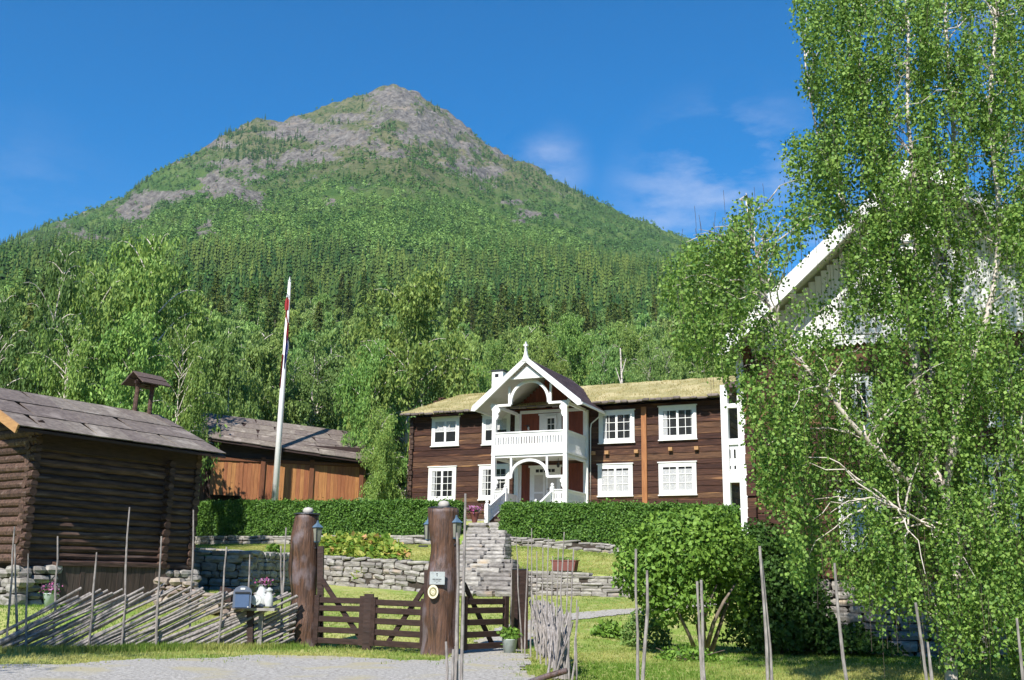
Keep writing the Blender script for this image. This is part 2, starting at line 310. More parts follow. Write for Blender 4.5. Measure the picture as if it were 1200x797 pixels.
def Tof(r, az):
    r = np.asarray(r, float); sk = np.interp(az, _az, _tt); sk = np.where(np.abs(az) > 1.0, sk*np.clip(1-(np.abs(az)-1.0)/.9, .12, 1), sk)
    k = 1+(sk/.514-1)*smooth((r-100)/1400.)**.7
    return np.interp(r, TR, TT)*k
def Hfar(X, Y):
    r = np.hypot(X, Y); az = np.arctan2(X, Y); z = EYE[2]+np.minimum(r, 1500)*Tof(np.minimum(r, 1500), az)
    z = z*np.where(r > 1500, np.clip(1-(r-1500)/900., 0.2, 1), 1)
    amp = np.clip((r-150)/900, 0, 1)*26*np.where(r > 1400, np.clip((1520-r)/120, .28, 1), 1)
    n = fbm(X/130+5, Y/130+3, 6, .55)-.5; rg = 1-np.abs(2*fbm(X/75+1, Y/75+8, 5)-1)
    rg2 = 1-np.abs(2*fbm(X/38+11, Y/60+2, 4)-1); return z+amp*n+amp*.85*(rg-.72)+amp*.35*(rg2-.72)+np.clip((r-700)/500, 0, 1)*(14*(fbm(X/26+3, Y/26, 4, .6)-.5)+12*(.35-np.abs(2*fbm(X/16+9, Y/22+5, 3, .6)-1)))
def H(X, Y):
    X = np.asarray(X, float); Y = np.asarray(Y, float); r = np.hypot(X, Y); w = smooth((r-66)/16)
    return Hnear(X, Y)*(1-w)+Hfar(X, Y)*w
def Hs(x, y): return float(H(np.array([x]), np.array([y]))[0])
def gridmesh(name, xs, ys, m, keep=None, lift=0, attrs=None, smooth_=True):
    X, Y = np.meshgrid(xs, ys, indexing='ij'); Z = H(X, Y)+lift; nx, ny = X.shape
    idx = np.arange(nx*ny).reshape(nx, ny); Q = np.stack([idx[:-1, :-1], idx[1:, :-1], idx[1:, 1:], idx[:-1, 1:]], -1).reshape(-1, 4)
    if keep is not None:
        kx = keep((X[:-1, :-1]+X[1:, 1:])/2, (Y[:-1, :-1]+Y[1:, 1:])/2).ravel(); Q = Q[kx]
    V = np.stack([X, Y, Z], -1).reshape(-1, 3)
    if keep is not None:
        u, inv = np.unique(Q, return_inverse=True); V = V[u]; Q = inv.reshape(-1, 4)
    return fastmesh(name, V, Q, m, smooth=smooth_)
def lawnmat():
    m, t, p = material('lawn_ground'); n = t.nodes; l = t.links; p.inputs['Roughness'].default_value = .9; p.inputs['Specular IOR Level'].default_value = .15
    tcx = n.new('ShaderNodeTexCoord')
    def noise(s, d=5): q = n.new('ShaderNodeTexNoise'); q.inputs['Scale'].default_value = s; q.inputs['Detail'].default_value = d; l.new(tcx.outputs['Object'], q.inputs['Vector']); return q.outputs['Fac']
    def mr(v, a, b): q = n.new('ShaderNodeMapRange'); q.inputs['From Min'].default_value = a; q.inputs['From Max'].default_value = b; l.new(v, q.inputs['Value']); return q.outputs[0]
    def mix(f, a, b):
        q = n.new('ShaderNodeMixRGB'); l.new(f, q.inputs['Fac'])
        for i, c in ((1, a), (2, b)):
            if isinstance(c, tuple): q.inputs[i].default_value = rgb(c)
            else: l.new(c, q.inputs[i])
        return q.outputs[0]
    c = mix(mr(noise(.35), .4, .62), (.19, .29, .05), (.44, .43, .15)); c = mix(mr(noise(2.2), .50, .72), c, (.48, .43, .20)); c = mix(mr(noise(14, 8), .40, .80), c, (.15, .22, .04))
    l.new(c, p.inputs['Base Color']); b = n.new('ShaderNodeBump'); b.inputs['Strength'].default_value = .6; b.inputs['Distance'].default_value = .05; l.new(noise(18, 8), b.inputs['Height']); l.new(b.outputs[0], p.inputs['Normal'])
    return m
M['lawn'] = lawnmat()
tag(gridmesh('lawn_ground', np.arange(-70, 70.1, .45), np.concatenate([np.arange(-30, 10, 1.5), np.arange(10, 56, .16), np.arange(56, 72, .5)]), M['lawn']), kind='structure')
def roadmask(X, Y):
    e = .9*(fbm(X*.7+3, Y*.7, 4)-.5)
    edge = np.interp(X, [-12, -9, -6.5, -4.5, -2, -1, 0, .6, 1.0], [17.6, 18.5, 20.6, 21.9, 21.0, 21.5, 22.0, 17.0, 12])
    m = (Y < edge+np.where(X < -1, 2.8, 1.6)*e+.35*(fbm(X*3, Y*3, 3)-.5)) & (X < 1.1+.5*e)
    # track through the right gate leaf and across the yard
    cx = np.interp(Y, [20, 23, 26, 29, 31, 33, 34.5], [-.6, -.55, -.2, .4, 1.6, 4.0, 9]); w = np.interp(Y, [20, 24, 30, 34], [.9, .75, .6, 1.4])
    return m | ((np.abs(X-cx) < w+1.3*e) & (Y > 19) & (Y < 34.2) & (X < 7))
tag(gridmesh('gravel_road', np.arange(-18, 8, .12), np.arange(-6, 34.6, .12), M['gravel'], keep=roadmask, lift=.022), kind='structure')
# mountain
def mountmat():
    m, t, p = material('mountain_ground'); n = t.nodes; l = t.links; p.inputs['Roughness'].default_value = .95; p.inputs['Specular IOR Level'].default_value = .1
    tcx = n.new('ShaderNodeTexCoord'); a = n.new('ShaderNodeAttribute'); a.attribute_name = 'rock'; b_ = n.new('ShaderNodeAttribute'); b_.attribute_name = 'high'
    def noise(s, d=6, r=.6): q = n.new('ShaderNodeTexNoise'); q.inputs['Scale'].default_value = s; q.inputs['Detail'].default_value = d; q.inputs['Roughness'].default_value = r; l.new(tcx.outputs['Object'], q.inputs['Vector']); return q.outputs['Fac']
    def mr(v, a, b): q = n.new('ShaderNodeMapRange'); q.inputs['From Min'].default_value = a; q.inputs['From Max'].default_value = b; l.new(v, q.inputs['Value']); return q.outputs[0]
    def mix(f, a, b):
        q = n.new('ShaderNodeMixRGB'); l.new(f, q.inputs['Fac'])
        for i, c in ((1, a), (2, b)):
            if isinstance(c, tuple): q.inputs[i].default_value = rgb(c)
            else: l.new(c, q.inputs[i])
        return q.outputs[0]
    low = mix(mr(noise(.02), .4, .6), (.06, .13, .03), (.13, .20, .05))
    high = mix(mr(noise(.03), .35, .62), (.10, .13, .045), (.20, .19, .10)); high = mix(mr(noise(.16), .5, .62), high, (.06, .10, .035))
    g = mix(b_.outputs['Fac'], low, high)
    rock = mix(mr(noise(.12, 8, .7), .35, .68), (.30, .275, .245), (.060, .053, .050)); rock = mix(mr(noise(.05, 4), .55, .7), rock, (.30, .25, .20))
    f = mr(mth('ADD', a.outputs['Fac'], mth('MULTIPLY', mth('SUBTRACT', noise(.085, 10, .8), .5, t), 2.6, t), t), .5, .58)
    c = mix(f, g, rock); l.new(c, p.inputs['Base Color'])
    b = n.new('ShaderNodeBump'); b.inputs['Strength'].default_value = 1.0; b.inputs['Distance'].default_value = 9; l.new(noise(.11, 9, .7), b.inputs['Height']); l.new(b.outputs[0], p.inputs['Normal'])
    return m
def rockmap(X, Y):
    r = np.hypot(X, Y); az = np.arctan2(X, Y); T = (H(X, Y)-EYE[2])/r
    rk = .07+.27*smooth((T-.37)/.12)+.9*(fbm(X/85, Y/85+40, 6, .6)-.5)+.75*(fbm(X/32+7, Y/40+4, 4, .6)-.5)-.25*smooth((az-.05)/.25)
    rg_ = np.random.default_rng(77); ex_ = []
    for (xa, ya, xb, yb, dn_, sp_, nn_) in ((30, 300, 300, 155, 14, 16, 30), (150, 245, 340, 215, 0, 22, 24), (330, 150, 470, 130, 14, 16, 16), (470, 125, 610, 205, 10, 12, 20), (440, 170, 650, 260, 0, 22, 16), (180, 290, 420, 210, 0, 26, 16)):
        for _ in range(nn_):
            q_ = rg_.random(); ex_.append((xa+(xb-xa)*q_+rg_.normal()*8, ya+(yb-ya)*q_+dn_+rg_.normal()*sp_, rg_.uniform(4, 22), rg_.uniform(2, 6.5), rg_.uniform(.25, .75)))
    for px, py, rx, ry, w in tuple(ex_)+((215, 215, 75, 20, .06), (250, 195, 60, 10, .06), (240, 279, 13, 8, 1.3), (395, 150, 65, 18, .40), (460, 112, 45, 12, .55), (535, 150, 40, 12, .35), (585, 182, 30, 10, .25), (375, 138, 36, 7, -.45), (450, 150, 40, 12, -.3), (290, 165, 50, 10, -.2), (395, 165, 50, 9, .35), (510, 145, 60, 20, .35), (330, 175, 90, 22, .22), (285, 225, 55, 15, .3), (615, 250, 18, 12, .35), (130, 240, 60, 14, .35), (30, 290, 40, 20, .3), (555, 240, 35, 10, .25)):
        d = ray(px, py); a0 = math.atan2(d[0], d[1]); t0 = d[2]/math.hypot(d[0], d[1])
        rk = rk+w*np.exp(-(((az-a0)*1150/rx)**2+((T-t0)*1050/ry)**2))
    return rk
def mountain():
    az = np.concatenate([np.arange(-math.pi, -.7, .03), np.arange(-.7, .7, .0022), np.arange(.7, math.pi+.03, .03)])
    r = np.concatenate([np.arange(67, 200, 4), np.arange(200, 500, 5), np.arange(500, 1560, 5.), np.arange(1560, 2700, 60)])
    A, R = np.meshgrid(az, r, indexing='ij'); X = R*np.sin(A); Y = R*np.cos(A); Z = H(X, Y)-np.where(R < 90, .25, 0)
    T = (Z-EYE[2])/R; rk = rockmap(X, Y); hi = smooth((T-.375+.05*(fbm(X/90, Y/90, 4)-.5))/.05)
    nx, ny = A.shape; idx = np.arange(nx*ny).reshape(nx, ny); Q = np.stack([idx[:-1, :-1], idx[:-1, 1:], idx[1:, 1:], idx[1:, :-1]], -1).reshape(-1, 4)
    tag(fastmesh('mountain', np.stack([X, Y, Z], -1).reshape(-1, 3), Q, mountmat(), attrs={'rock': rk, 'high': hi}, smooth=True), kind='structure')
mountain()
# ---------------------------------------------------------------- foliage generators
def leafquads(P, size, rng, droop=.3, asp=.8, N_=None):
    """diamond leaf at each point"""
    n = len(P); d = rng.normal(size=(n, 3)); d[:, 2] -= droop*2; d /= np.linalg.norm(d, axis=1)[:, None]
    w = rng.normal(size=(n, 3)); w -= (w*d).sum(1)[:, None]*d; w /= np.linalg.norm(w, axis=1)[:, None]+1e-9
    if N_ is not None:
        w = np.cross(d, N_+.5*rng.normal(size=(n, 3))); w /= np.linalg.norm(w, axis=1)[:, None]+1e-9
    s = size*rng.uniform(.65, 1.25, n)[:, None]
    V = np.stack([P, P+d*s*.45+w*s*asp*.5, P+d*s, P+d*s*.45-w*s*asp*.5], 1).reshape(-1, 3)
    return V
def quads(n): return np.arange(n*4).reshape(-1, 4)
def birch_crown(seed, Hh, Rr, nleaf, size, droop=1.0, z0=.18, lean=0, lumps=7):
    """points of a weeping crown: arching limbs with hanging strands"""
    rng = np.random.default_rng(seed); nl = int(26+Hh*1.6); P = []; limbs = []
    lob = rng.uniform(.72, 1.2, lumps)
    for i in range(nl):
        u = rng.uniform(0, 1); h = z0+(1-z0)*u**.85; a = rng.uniform(0, 2*math.pi); k = lob[int(a/(2*math.pi)*lumps) % lumps]
        prof = math.sin(min(1, (1-u)*1.15+.10)*math.pi*.52)**.8; ln = Rr*prof*rng.uniform(.55, 1.1)*k; b = np.array([math.cos(a)*ln, math.sin(a)*ln, 0])
        rise = ln*rng.uniform(.25, .8)*(1.2 if u > .7 else 1)
        t = np.linspace(0, 1, 7)[:, None]; L_ = np.array([lean*h, 0, h*Hh*.9])+b*t+np.array([0, 0, 1])*rise*np.sin(t*math.pi*.62)
        limbs.append((L_, ln)); 
        ns = max(4, int(ln*12))
        for q in range(ns):
            tt = min(1.03, rng.uniform(.12, 1.0)**.7*1.05); p = L_[0]+(L_[-1]-L_[0])*0; j = tt*6; j0 = min(5, int(j)); p = L_[j0]+(L_[j0+1]-L_[j0])*(j-j0)+rng.normal(size=3)*np.array([.30, .30, .22])
            sl_ = rng.uniform(.5, 1.9)*droop*(.6 if u > .8 else 1); out = b/ln*rng.uniform(0, .25)
            m = int(14+sl_*18); tq = rng.uniform(0, 1, m)[:, None]; w = rng.normal(size=(m, 3))*np.array([.13, .13, .07])*(1.25-tq)
            P.append(p+out*tq-np.array([0, 0, 1])*sl_*tq+w)
    P = np.concatenate(P); hl = fbm(P[:, 0]*1.1+seed*9+40, P[:, 2]*.55+P[:, 1]*.8+60, 3, .55); P = P[rng.random(len(P)) < np.clip((hl-.38)*9, .04, 1)]; P = P[rng.permutation(len(P))[:nleaf]]; P[:, 2] = np.maximum(P[:, 2], .3)
    return P, limbs, rng
def tree_thing(name, label, cat, seed, Hh, Rr, nleaf, size, lm, bm, droop=1.0, z0=.18, group=None, tr=.16, lean=0, show=8):
    P, limbs, rng = birch_crown(seed, Hh, Rr, nleaf, size, droop, z0, lean)
    t = thing(name, label, cat, group=group)
    fastmesh('crown', leafquads(P, size*1.35, rng, 1.3, .42), quads(len(P)), lm, t)
    b = MB(); zs = np.linspace(0, Hh*.84, 12); wob = np.cumsum(rng.normal(size=(12, 2))*.10, axis=0); pts = np.stack([wob[:, 0]+lean*zs/Hh, wob[:, 1], zs], 1); b.tube(pts, np.linspace(tr, .015, 12)**1.0*(1+.5*np.exp(-zs*2)), 8)
    tr_o = b.build('trunk', bm, t, smooth=True)
    b = MB()
    for L_, ln in limbs[:int(show*4)]: 
        if ln > .6: b.tube(L_, np.linspace(.045, .008, 7)*(.6+ln*.15), 5, cap=False)
    b.build('branch', bm, tr_o, smooth=True)
    return t
def place(o, x, y, sc=1, rz=0, z=None, label=None, sz=None):
    o.location = (float(x), float(y), float(Hs(x, y)-.1 if z is None else z)); o.rotation_euler = (0, 0, rz); o.scale = (sc, sc, sc if sz is None else sz)
    if label: o['label'] = label
    return o
# ================================================================ STRUCTURES
def rotz(v, a): c, s = math.cos(a), math.sin(a); return np.array([v[0]*c-v[1]*s, v[0]*s+v[1]*c, v[2]])
def window(parent, s0, s1, z0, z1, y, dz, cas=2, cols=2, rows=3, curtain=None, lab=None, frame=.155, cap=True, fm=None, sill=True):
    """casing (the part) with painted-dark backing, sash bars, panes and curtain as sub-parts; faces -y, wall face at y"""
    fm = fm or M['white']; b = MB(dz)
    b.bx(s0, s0+frame, y-.07, y, z0, z1); b.bx(s1-frame, s1, y-.07, y, z0, z1); b.bx(s0+frame, s1-frame, y-.07, y, z1-frame, z1); b.bx(s0+frame, s1-frame, y-.07, y, z0, z0+frame)
    if cap: b.bx(s0-.05, s1+.05, y-.11, y+.0, z1+.002, z1+.055)
    if sill: b.bx(s0-.04, s1+.04, y-.12, y+.0, z0-.052, z0-.002)
    w = b.build('window', fm, parent)
    if lab: w['label'] = lab
    a0, a1, c0, c1 = s0+frame, s1-frame, z0+frame, z1-frame
    b = MB(dz); b.bx(a0+.001, a1-.001, y-.018, y-.004, c0+.001, c1-.001); b.build('dark_backing', M['dark'], w)  # flat panel, the unlit room's darkness put into its colour
    if curtain:
        n = 24
        for q in range(cas):
            b = MB(dz); q0 = a0+(a1-a0)*q/cas+.04; q1 = a0+(a1-a0)*(q+1)/cas-.04
            segs = [(q0, q1, c0+.05, c1-.16)] if curtain == 'full' else ([(q0, q1, c0+(c1-c0)*.50, c1-.04)] if curtain == 'half' else [(q0, q0+(q1-q0)*.33, c0+.04, c1-.05)] if q == 0 else [(q1-(q1-q0)*.12, q1, c0+.04, c1-.05)])
            for x0, x1, u0, u1 in segs:
                for i in range(n):
                    xa = x0+(x1-x0)*i/n; xb = x0+(x1-x0)*(i+1)/n; ya = y-.026-.006*(i % 2); yb = y-.026-.006*((i+1) % 2)
                    b.add([(xa, ya, u0), (xb, yb, u0), (xb, yb, u1), (xa, ya, u1)], [(0, 1, 2, 3)])
            b.build('curtain', M['curtain'], w)
    b = MB(dz); b.add([(a0+.002, y-.0395, c0+.002), (a1-.002, y-.0395, c0+.002), (a1-.002, y-.0395, c1-.002), (a0+.002, y-.0395, c1-.002)], [(0, 1, 2, 3)]); b.build('pane', M['glass'], w)
    cw = (a1-a0)/cas
    for q in range(cas):
        b = MB(dz); x0 = a0+q*cw+.001; x1 = a0+(q+1)*cw-.001; st = .055
        b.bx(x0, x0+st, y-.062, y-.036, c0, c1); b.bx(x1-st, x1, y-.062, y-.036, c0, c1); b.bx(x0+st, x1-st, y-.062, y-.036, c0, c0+st); b.bx(x0+st, x1-st, y-.062, y-.036, c1-st, c1)
        for i in range(1, cols): xx = x0+(x1-x0)*i/cols; b.bx(xx-.014, xx+.014, y-.056, y-.037, c0+st, c1-st)
        for i in range(1, rows): zz = c0+(c1-c0)*i/rows; b.bx(x0+st, x1-st, y-.054, y-.0375, zz-.014, zz+.014)
        b.build('sash', fm, w)
    return w
def logwall(parent, name, m, p0, p1, z0, z1, hlog, dz, thick=.2, rounded=False, ext=.25, jit=.012, topcut=None):
    """stack of logs from p0 to p1 (xy); rounded = round logs, else squared planks"""
    b = MB(dz); p0 = np.array(p0, float); p1 = np.array(p1, float); d = (p1-p0)/np.linalg.norm(p1-p0); z = z0; i = 0
    while z < z1-.05:
        h = min(hlog*RNG.uniform(.86, 1.14), z1-z); e0 = ext*RNG.uniform(.7, 1.2) if ext else 0; e1 = ext*RNG.uniform(.7, 1.2) if ext else 0
        a = p0-d*e0; c = p1+d*e1
        if topcut:
            lo, hi = topcut(z+h*.5); a = p0+d*lo; c = p0+d*hi
            if hi-lo < .2: break
        if rounded:
            n = 9; t = np.linspace(0, 1, n); ln = np.linalg.norm(c-a)
            pts = np.array([[*(a+(c-a)*q), z+h/2+RNG.normal()*.006] for q in t]); rr = h*.53*(1+RNG.normal(size=n)*.025)*np.linspace(RNG.uniform(.95, 1.06), RNG.uniform(.95, 1.06), n)
            b.tube(pts, rr, 10)
        else:
            nsg = 3; xs = np.linspace(0, 1, nsg+1)
            off = RNG.normal()*jit; b.bar((*a, z+h/2), (*c, z+h/2), thick+2*off, h*.985, cham=.022)
        z += h; i += 1
    return b.build(name, m, parent, smooth=False)
# ---------------------------------------------------------------- red-brown two-storey cottage with white porch
HZ = 4.35
house = thing('timber_cottage', 'dark timber two storey farmhouse with grass roof and white gabled entrance porch', 'house', (HP[0], HP[1], HZ), -HA)
D = -HZ
logwall(house, 'wall', M['houselog'], (-8.05, .10), (9.33, .10), 4.7, 10.32, .285, D, .2, ext=.16)
logwall(house, 'wall', M['houselog'], (-7.95, 6.7), (9.25, 6.7), 4.7, 10.32, .285, D, .2, ext=.16)
gab = lambda z: ((.2, 6.6) if z < 10.3 else (.2+(z-10.3)*1.75, 6.6-(z-10.3)*1.75))
for sx in (-7.95, 9.25):
    logwall(house, 'wall', M['houselog'], (sx, 0), (sx, 6.7), 4.84, 11.95, .285, D, .2, ext=0, topcut=gab)
b = MB(D); b.bx(-8.0, 9.3, .03, 6.75, HZ-.2, 4.7)
b.build('foundation', M['stone'], house)
# log ends at the left corner and cross beams between storeys
b = MB(D); z = 4.84
while z < 10.2: b.box((-8.06+RNG.normal()*.02, -.07, z+.12), (.22, .16, .24)); z += .285
b.build('corner_log_end', M['barnlog'], house)
for s_ in (3.35, 4.9, 6.65, 7.95, -.0): 
    b = MB(D); b.box((s_ if s_ else 2.62, -.09, 7.98 if s_ > 6 else 7.93), (.2, .22, .17)); b.build('beam_end', M['palewood'], house)
b = MB(D); b.bx(5.16, 5.42, -.11, -.005, 4.9, 10.16); b.build('vertical_board', M['oiledwood'], house)
b = MB(D); b.bx(-8.32, -8.20, .12, .28, 4.6, 10.1); b.build('corner_board', M['palewood'], house)
window(house, -6.82, -5.13, 8.66, 10.2, 0, D, 2, 1, 2, 'half', 'small white upper window left of the porch')
window(house, -6.93, -5.24, 5.72, 7.5, 0, D, 2, 2, 4, 'side')
window(house, -3.73, -2.08, 8.62, 10.18, 0, D, 2, 1, 2, 'half')
window(house, -3.86, -2.08, 5.72, 7.5, 0, D, 2, 2, 4, 'side')
window(house, 2.9, 4.79, 8.43, 10.03, 0, D, 2, 2, 3, 'side')
window(house, 2.84, 4.67, 5.77, 7.33, 0, D, 2, 2, 3, 'full', 'white window filled with lace curtains, beside the porch')
window(house, 6.06, 7.96, 8.46, 10.1, 0, D, 2, 2, 3, 'side')
window(house, 6.01, 7.89, 5.77, 7.32, 0, D, 2, 2, 3, 'full', 'white window filled with lace curtains, right of the vertical board')
# sod roof
def sodroof():
    n, k = 90, 16; V = []; 
    us = np.linspace(0, 1, n); 
    prof = []
    def pt(u, t, side, lift):
        # t 0 eave .. 1 ridge
        e0, e1 = -8.5, 9.75; r0, r1 = -6.9, 9.55; s = (e0+(e1-e0)*u)*(1-t)+(r0+(r1-r0)*u)*t
        y = -.62+(3.35+.62)*t if side == 0 else 7.35-(7.35-3.35)*t
        return s, y, 10.42+1.62*t+lift
    top = []; 
    for side in (0, 1):
        for i in range(k+1):
            t = i/k if side == 0 else 1-i/k
            for u in us:
                s, y, zz = pt(u, t, side, .0); nn = fbm(np.array([s*2.2]), np.array([y*2.2+side*40]), 3)[0]-.5
                top.append((s, y+.05*nn, zz+.14*nn+.07))
    m = 2*(k+1); top = np.array(top); bot = top.copy(); 
    for side in (0, 1):
        for i in range(k+1):
            j = (side*(k+1)+i)*n
            bot[j:j+n, 2] -= .15
    idx = np.arange(m*n).reshape(m, n); f = []
    for i in range(m-1):
        for j in range(n-1): f.append((idx[i, j], idx[i, j+1], idx[i+1, j+1], idx[i+1, j])); f.append((idx[i, j]+m*n, idx[i+1, j]+m*n, idx[i+1, j+1]+m*n, idx[i, j+1]+m*n))
    for j in range(n-1): f.append((idx[0, j], idx[0, j]+m*n, idx[0, j+1]+m*n, idx[0, j+1])); f.append((idx[-1, j], idx[-1, j+1], idx[-1, j+1]+m*n, idx[-1, j]+m*n))
    for i in range(m-1): f.append((idx[i, 0], idx[i+1, 0], idx[i+1, 0]+m*n, idx[i, 0]+m*n)); f.append((idx[i, -1], idx[i, -1]+m*n, idx[i+1, -1]+m*n, idx[i+1, -1]))
    b = MB(D); b.add(np.concatenate([top, bot]), f)
    M['sod'] = mat('sod_turf', (.36, .31, .15), (.24, .22, .09), 2.2, rough=.95, bump=.6, island=0, c3=(.42, .36, .19), s3=.8, w3=.5)
    ro = b.build('roof', M['sod'], house)
    # bark and stone edging at the eaves
    b = MB(D); s = -8.5
    while s < 9.7:
        w = RNG.uniform(.25, .6); b.stone((s+w/2, -.70+RNG.normal()*.02, 10.40+RNG.normal()*.03), (w, .16, RNG.uniform(.10, .16)), p=3.5); s += w*.96
    b.build('edge_log', mat('sod_edge', (.24, .20, .18), (.12, .10, .09), 5, island=.35, bump=.5), ro)
    rng = np.random.default_rng(5); n_ = 9000; u = rng.random(n_); t = rng.random(n_); e = -8.5+18.2*u; s = e*(1-t)+(-6.9+16.4*u)*t; y = -.62+3.97*t; zz = 10.49+1.62*t
    P = np.stack([s, y, zz+D], 1); hh = rng.uniform(.03, .09, n_); a = rng.uniform(0, 6.28, n_); w = .02
    V = np.stack([P+np.stack([np.cos(a)*w, np.sin(a)*w, 0*a-.05], 1), P-np.stack([np.cos(a)*w, np.sin(a)*w, 0*a+.05], 1), P+np.stack([rng.normal(size=n_)*.04, rng.normal(size=n_)*.04, hh], 1)], 1).reshape(-1, 3)
    g = fastmesh('roof_grass', V, np.arange(n_*3).reshape(-1, 3), M['sodgrass'], ro, k=3); g['kind'] = 'stuff'
sodroof()
b = MB(D)
for y0, y1, z0, z1 in ((-.56, 3.35, 10.30, 11.92), (7.28, 3.35, 10.30, 11.92)):
    b.add([(-8.3, y0, z0), (9.6, y0, z0), (9.6, y1, z1), (-6.9, y1, z1)], [(0, 1, 2, 3)])
b.build('roof_underside', M['doorwood'], house)
b = MB(D); b.bx(-5.15, -4.45, 3.9, 4.6, 11.4, 13.45); b.build('chimney', M['white'], house)
c_ = kids(house)[-1]; b = MB(D); b.bx(-5.2, -4.4, 3.85, 4.65, 13.45, 13.53); b.build('chimney_cap', M['iron'], c_); b = MB(D); b.bx(-4.95, -4.72, 3.89, 3.899, 13.1, 13.3); b.build('flue_dark_patch', M['dark'], c_)  # dark slab on the face, painted for the shade of a flue opening
# the porch
SC = .31; S0, S1, PY = -1.70, 2.32, -3.0
porch = bpy.data.objects.new('porch', None); C.objects.link(porch); porch.parent = house; porch['label'] = 'white two storey porch with arches, balcony and pointed gable'
def pb(name, m, smooth_=False):
    if name in ('bracket', 'front_beam', 'side_beam'): return cur.each(name, m, porch)
    return cur.build(name, m, porch, smooth=smooth_)
for sx in (S0+.09, S1-.09):                      # front and rear posts, shaped brackets
    cur = MB(D); cur.bx(sx-.10, sx+.10, PY, PY+.2, 5.0, 10.2); pb('post', M['white'])
    cur = MB(D); cur.bx(sx-.12, sx+.12, -.22, -.02, 4.9, 10.15); pb('post', M['white'])
    cur = MB(D); sg = 1 if sx < 0 else -1; o0 = sx+sg*.101
    prof = [(0, 0), (.05, .02), (.13, .2), (.09, .3), (.2, .42), (.2, .55), (.12, .6), (.16, .72), (0, .72)]
    cur.prism([(sx-sg*(.0)-(.13 if False else 0)+sg*(.10+p), 9.42+q) for p, q in prof], 'y', PY+.03, PY+.15)
    cur.prism([(o0+sg*p*.8, 5.95+q*.75) for p, q in prof], 'y', PY+.03, PY+.15)
    cur.prism([(sx-sg*.10-sg*p*.7, 9.9+q*.5) for p, q in prof], 'y', PY+.02, PY+.14)
    pb('bracket', M['white'])
cur = MB(D); cur.bx(S0+.05, S1-.05, PY+.05, -.03, 5.0, 5.14); pb('porch_floor', M['offwhite'])
cur = MB(D); cur.bx(S0-.02, S1+.02, PY-.02, -.03, 7.62, 7.74); pb('balcony_floor', M['white'])
b = MB(D)
for y0 in (0,):
    b.bx(S0+.25, S1-.25, PY+.15, -.3, HZ-.1, 5.0)
b.build('porch_base', M['houselog'], porch)
# balcony boards with cut-outs (front and both sides)
def railing(a, c, z0, z1, nslots=22, rake=None, cut=True):
    """solid board railing between plan points a and c with a row of slots under the handrail; rake = (z shift at c)"""
    a = np.array(a, float); c = np.array(c, float); ln = np.linalg.norm(c-a); d = (c-a)/ln; dzr = rake or 0; th = .03; nrm = np.array([-d[1], d[0]])
    b = MB(D)
    def slab(u0, u1, w0, w1, t=th):
        v = []
        for q in (-t/2, t/2):
            for u, w in ((u0, w0), (u1, w0), (u1, w1), (u0, w1)):
                p = a+d*u+nrm*q; v.append((p[0], p[1], w+dzr*u/ln))
        b.add(v, [(0, 1, 2, 3), (7, 6, 5, 4), (0, 4, 5, 1), (1, 5, 6, 2), (2, 6, 7, 3), (3, 7, 4, 0)])
    h = z1-z0
    slab(0, ln, z1, z1+.06, .11); slab(0, ln, z0-.03, z0, .07)
    if cut:
        slab(0, ln, z0, z0+h*.42); slab(0, ln, z0+h*.80, z1); n = nslots
        for i in range(n):
            u0 = ln*i/n; u1 = ln*(i+1)/n; g = (u1-u0)*.17; slab(u0+g, u1-g, z0+h*.42, z0+h*.80)
        for i in range(0, n): pass
    else: slab(0, ln, z0, z1)
    for i in range(int(ln/.14)+1): slab(min(i*.14, ln-.012), min(i*.14+.012, ln), z0+.01, z0+h*.40, th+.012)
    return b.build('railing', M['white'], porch)
railing((S0+.18, PY+.10), (S1-.18, PY+.10), 7.76, 8.72, 26)
railing((S1-.09, PY+.2), (S1-.09, -.22), 7.76, 8.72, 18); railing((S0+.09, PY+.2), (S0+.09, -.22), 7.76, 8.72, 18)
railing((S1-.09, PY+.2), (S1-.09, -.22), 5.16, 5.84, 18); railing((S0+.09, PY+.2), (S0+.09, -.22), 5.16, 5.84, 18)
railing((1.55, PY+.10), (S1-.18, PY+.10), 5.16, 5.84, 5); railing((S0+.18, PY+.10), (-.85, PY+.10), 5.16, 5.84, 6)
# steps with raked railings
for sx in (-.92, 1.58):
    railing((sx, PY+.02), (sx, PY-1.95), 5.16, 5.80, 14, rake=-.92)
    for yy, zz, nm in ((PY+.02, 5.16, 0), (PY-1.98, 4.24, 1)):
        cur = MB(D); cur.bx(sx-.09, sx+.09, yy-.09, yy+.09, zz-(.2 if nm == 0 else .25), zz+.82); cur.lathe((sx, yy, zz+.82), [(.10, 0), (.11, .03), (.06, .07), (.09, .13), (.05, .2), (0.0, .22)], 10); pb('newel_post', M['white'])
    cur = MB(D); cur.prism([(PY, 5.12), (PY-1.9, 4.24), (PY-1.9, HZ-.3), (PY, HZ-.3)], 'x', sx-.04, sx+.04); pb('stair_cheek', M['houselog'])
cur = MB(D)
for i in range(6): cur.bx(-.86, 1.52, PY-.02-.32*i, PY-.34-.32*i, 5.0-.155*(i+1)-.06, 5.0-.155*(i+1)+.11-.06)
pb('step', M['doorwood'])
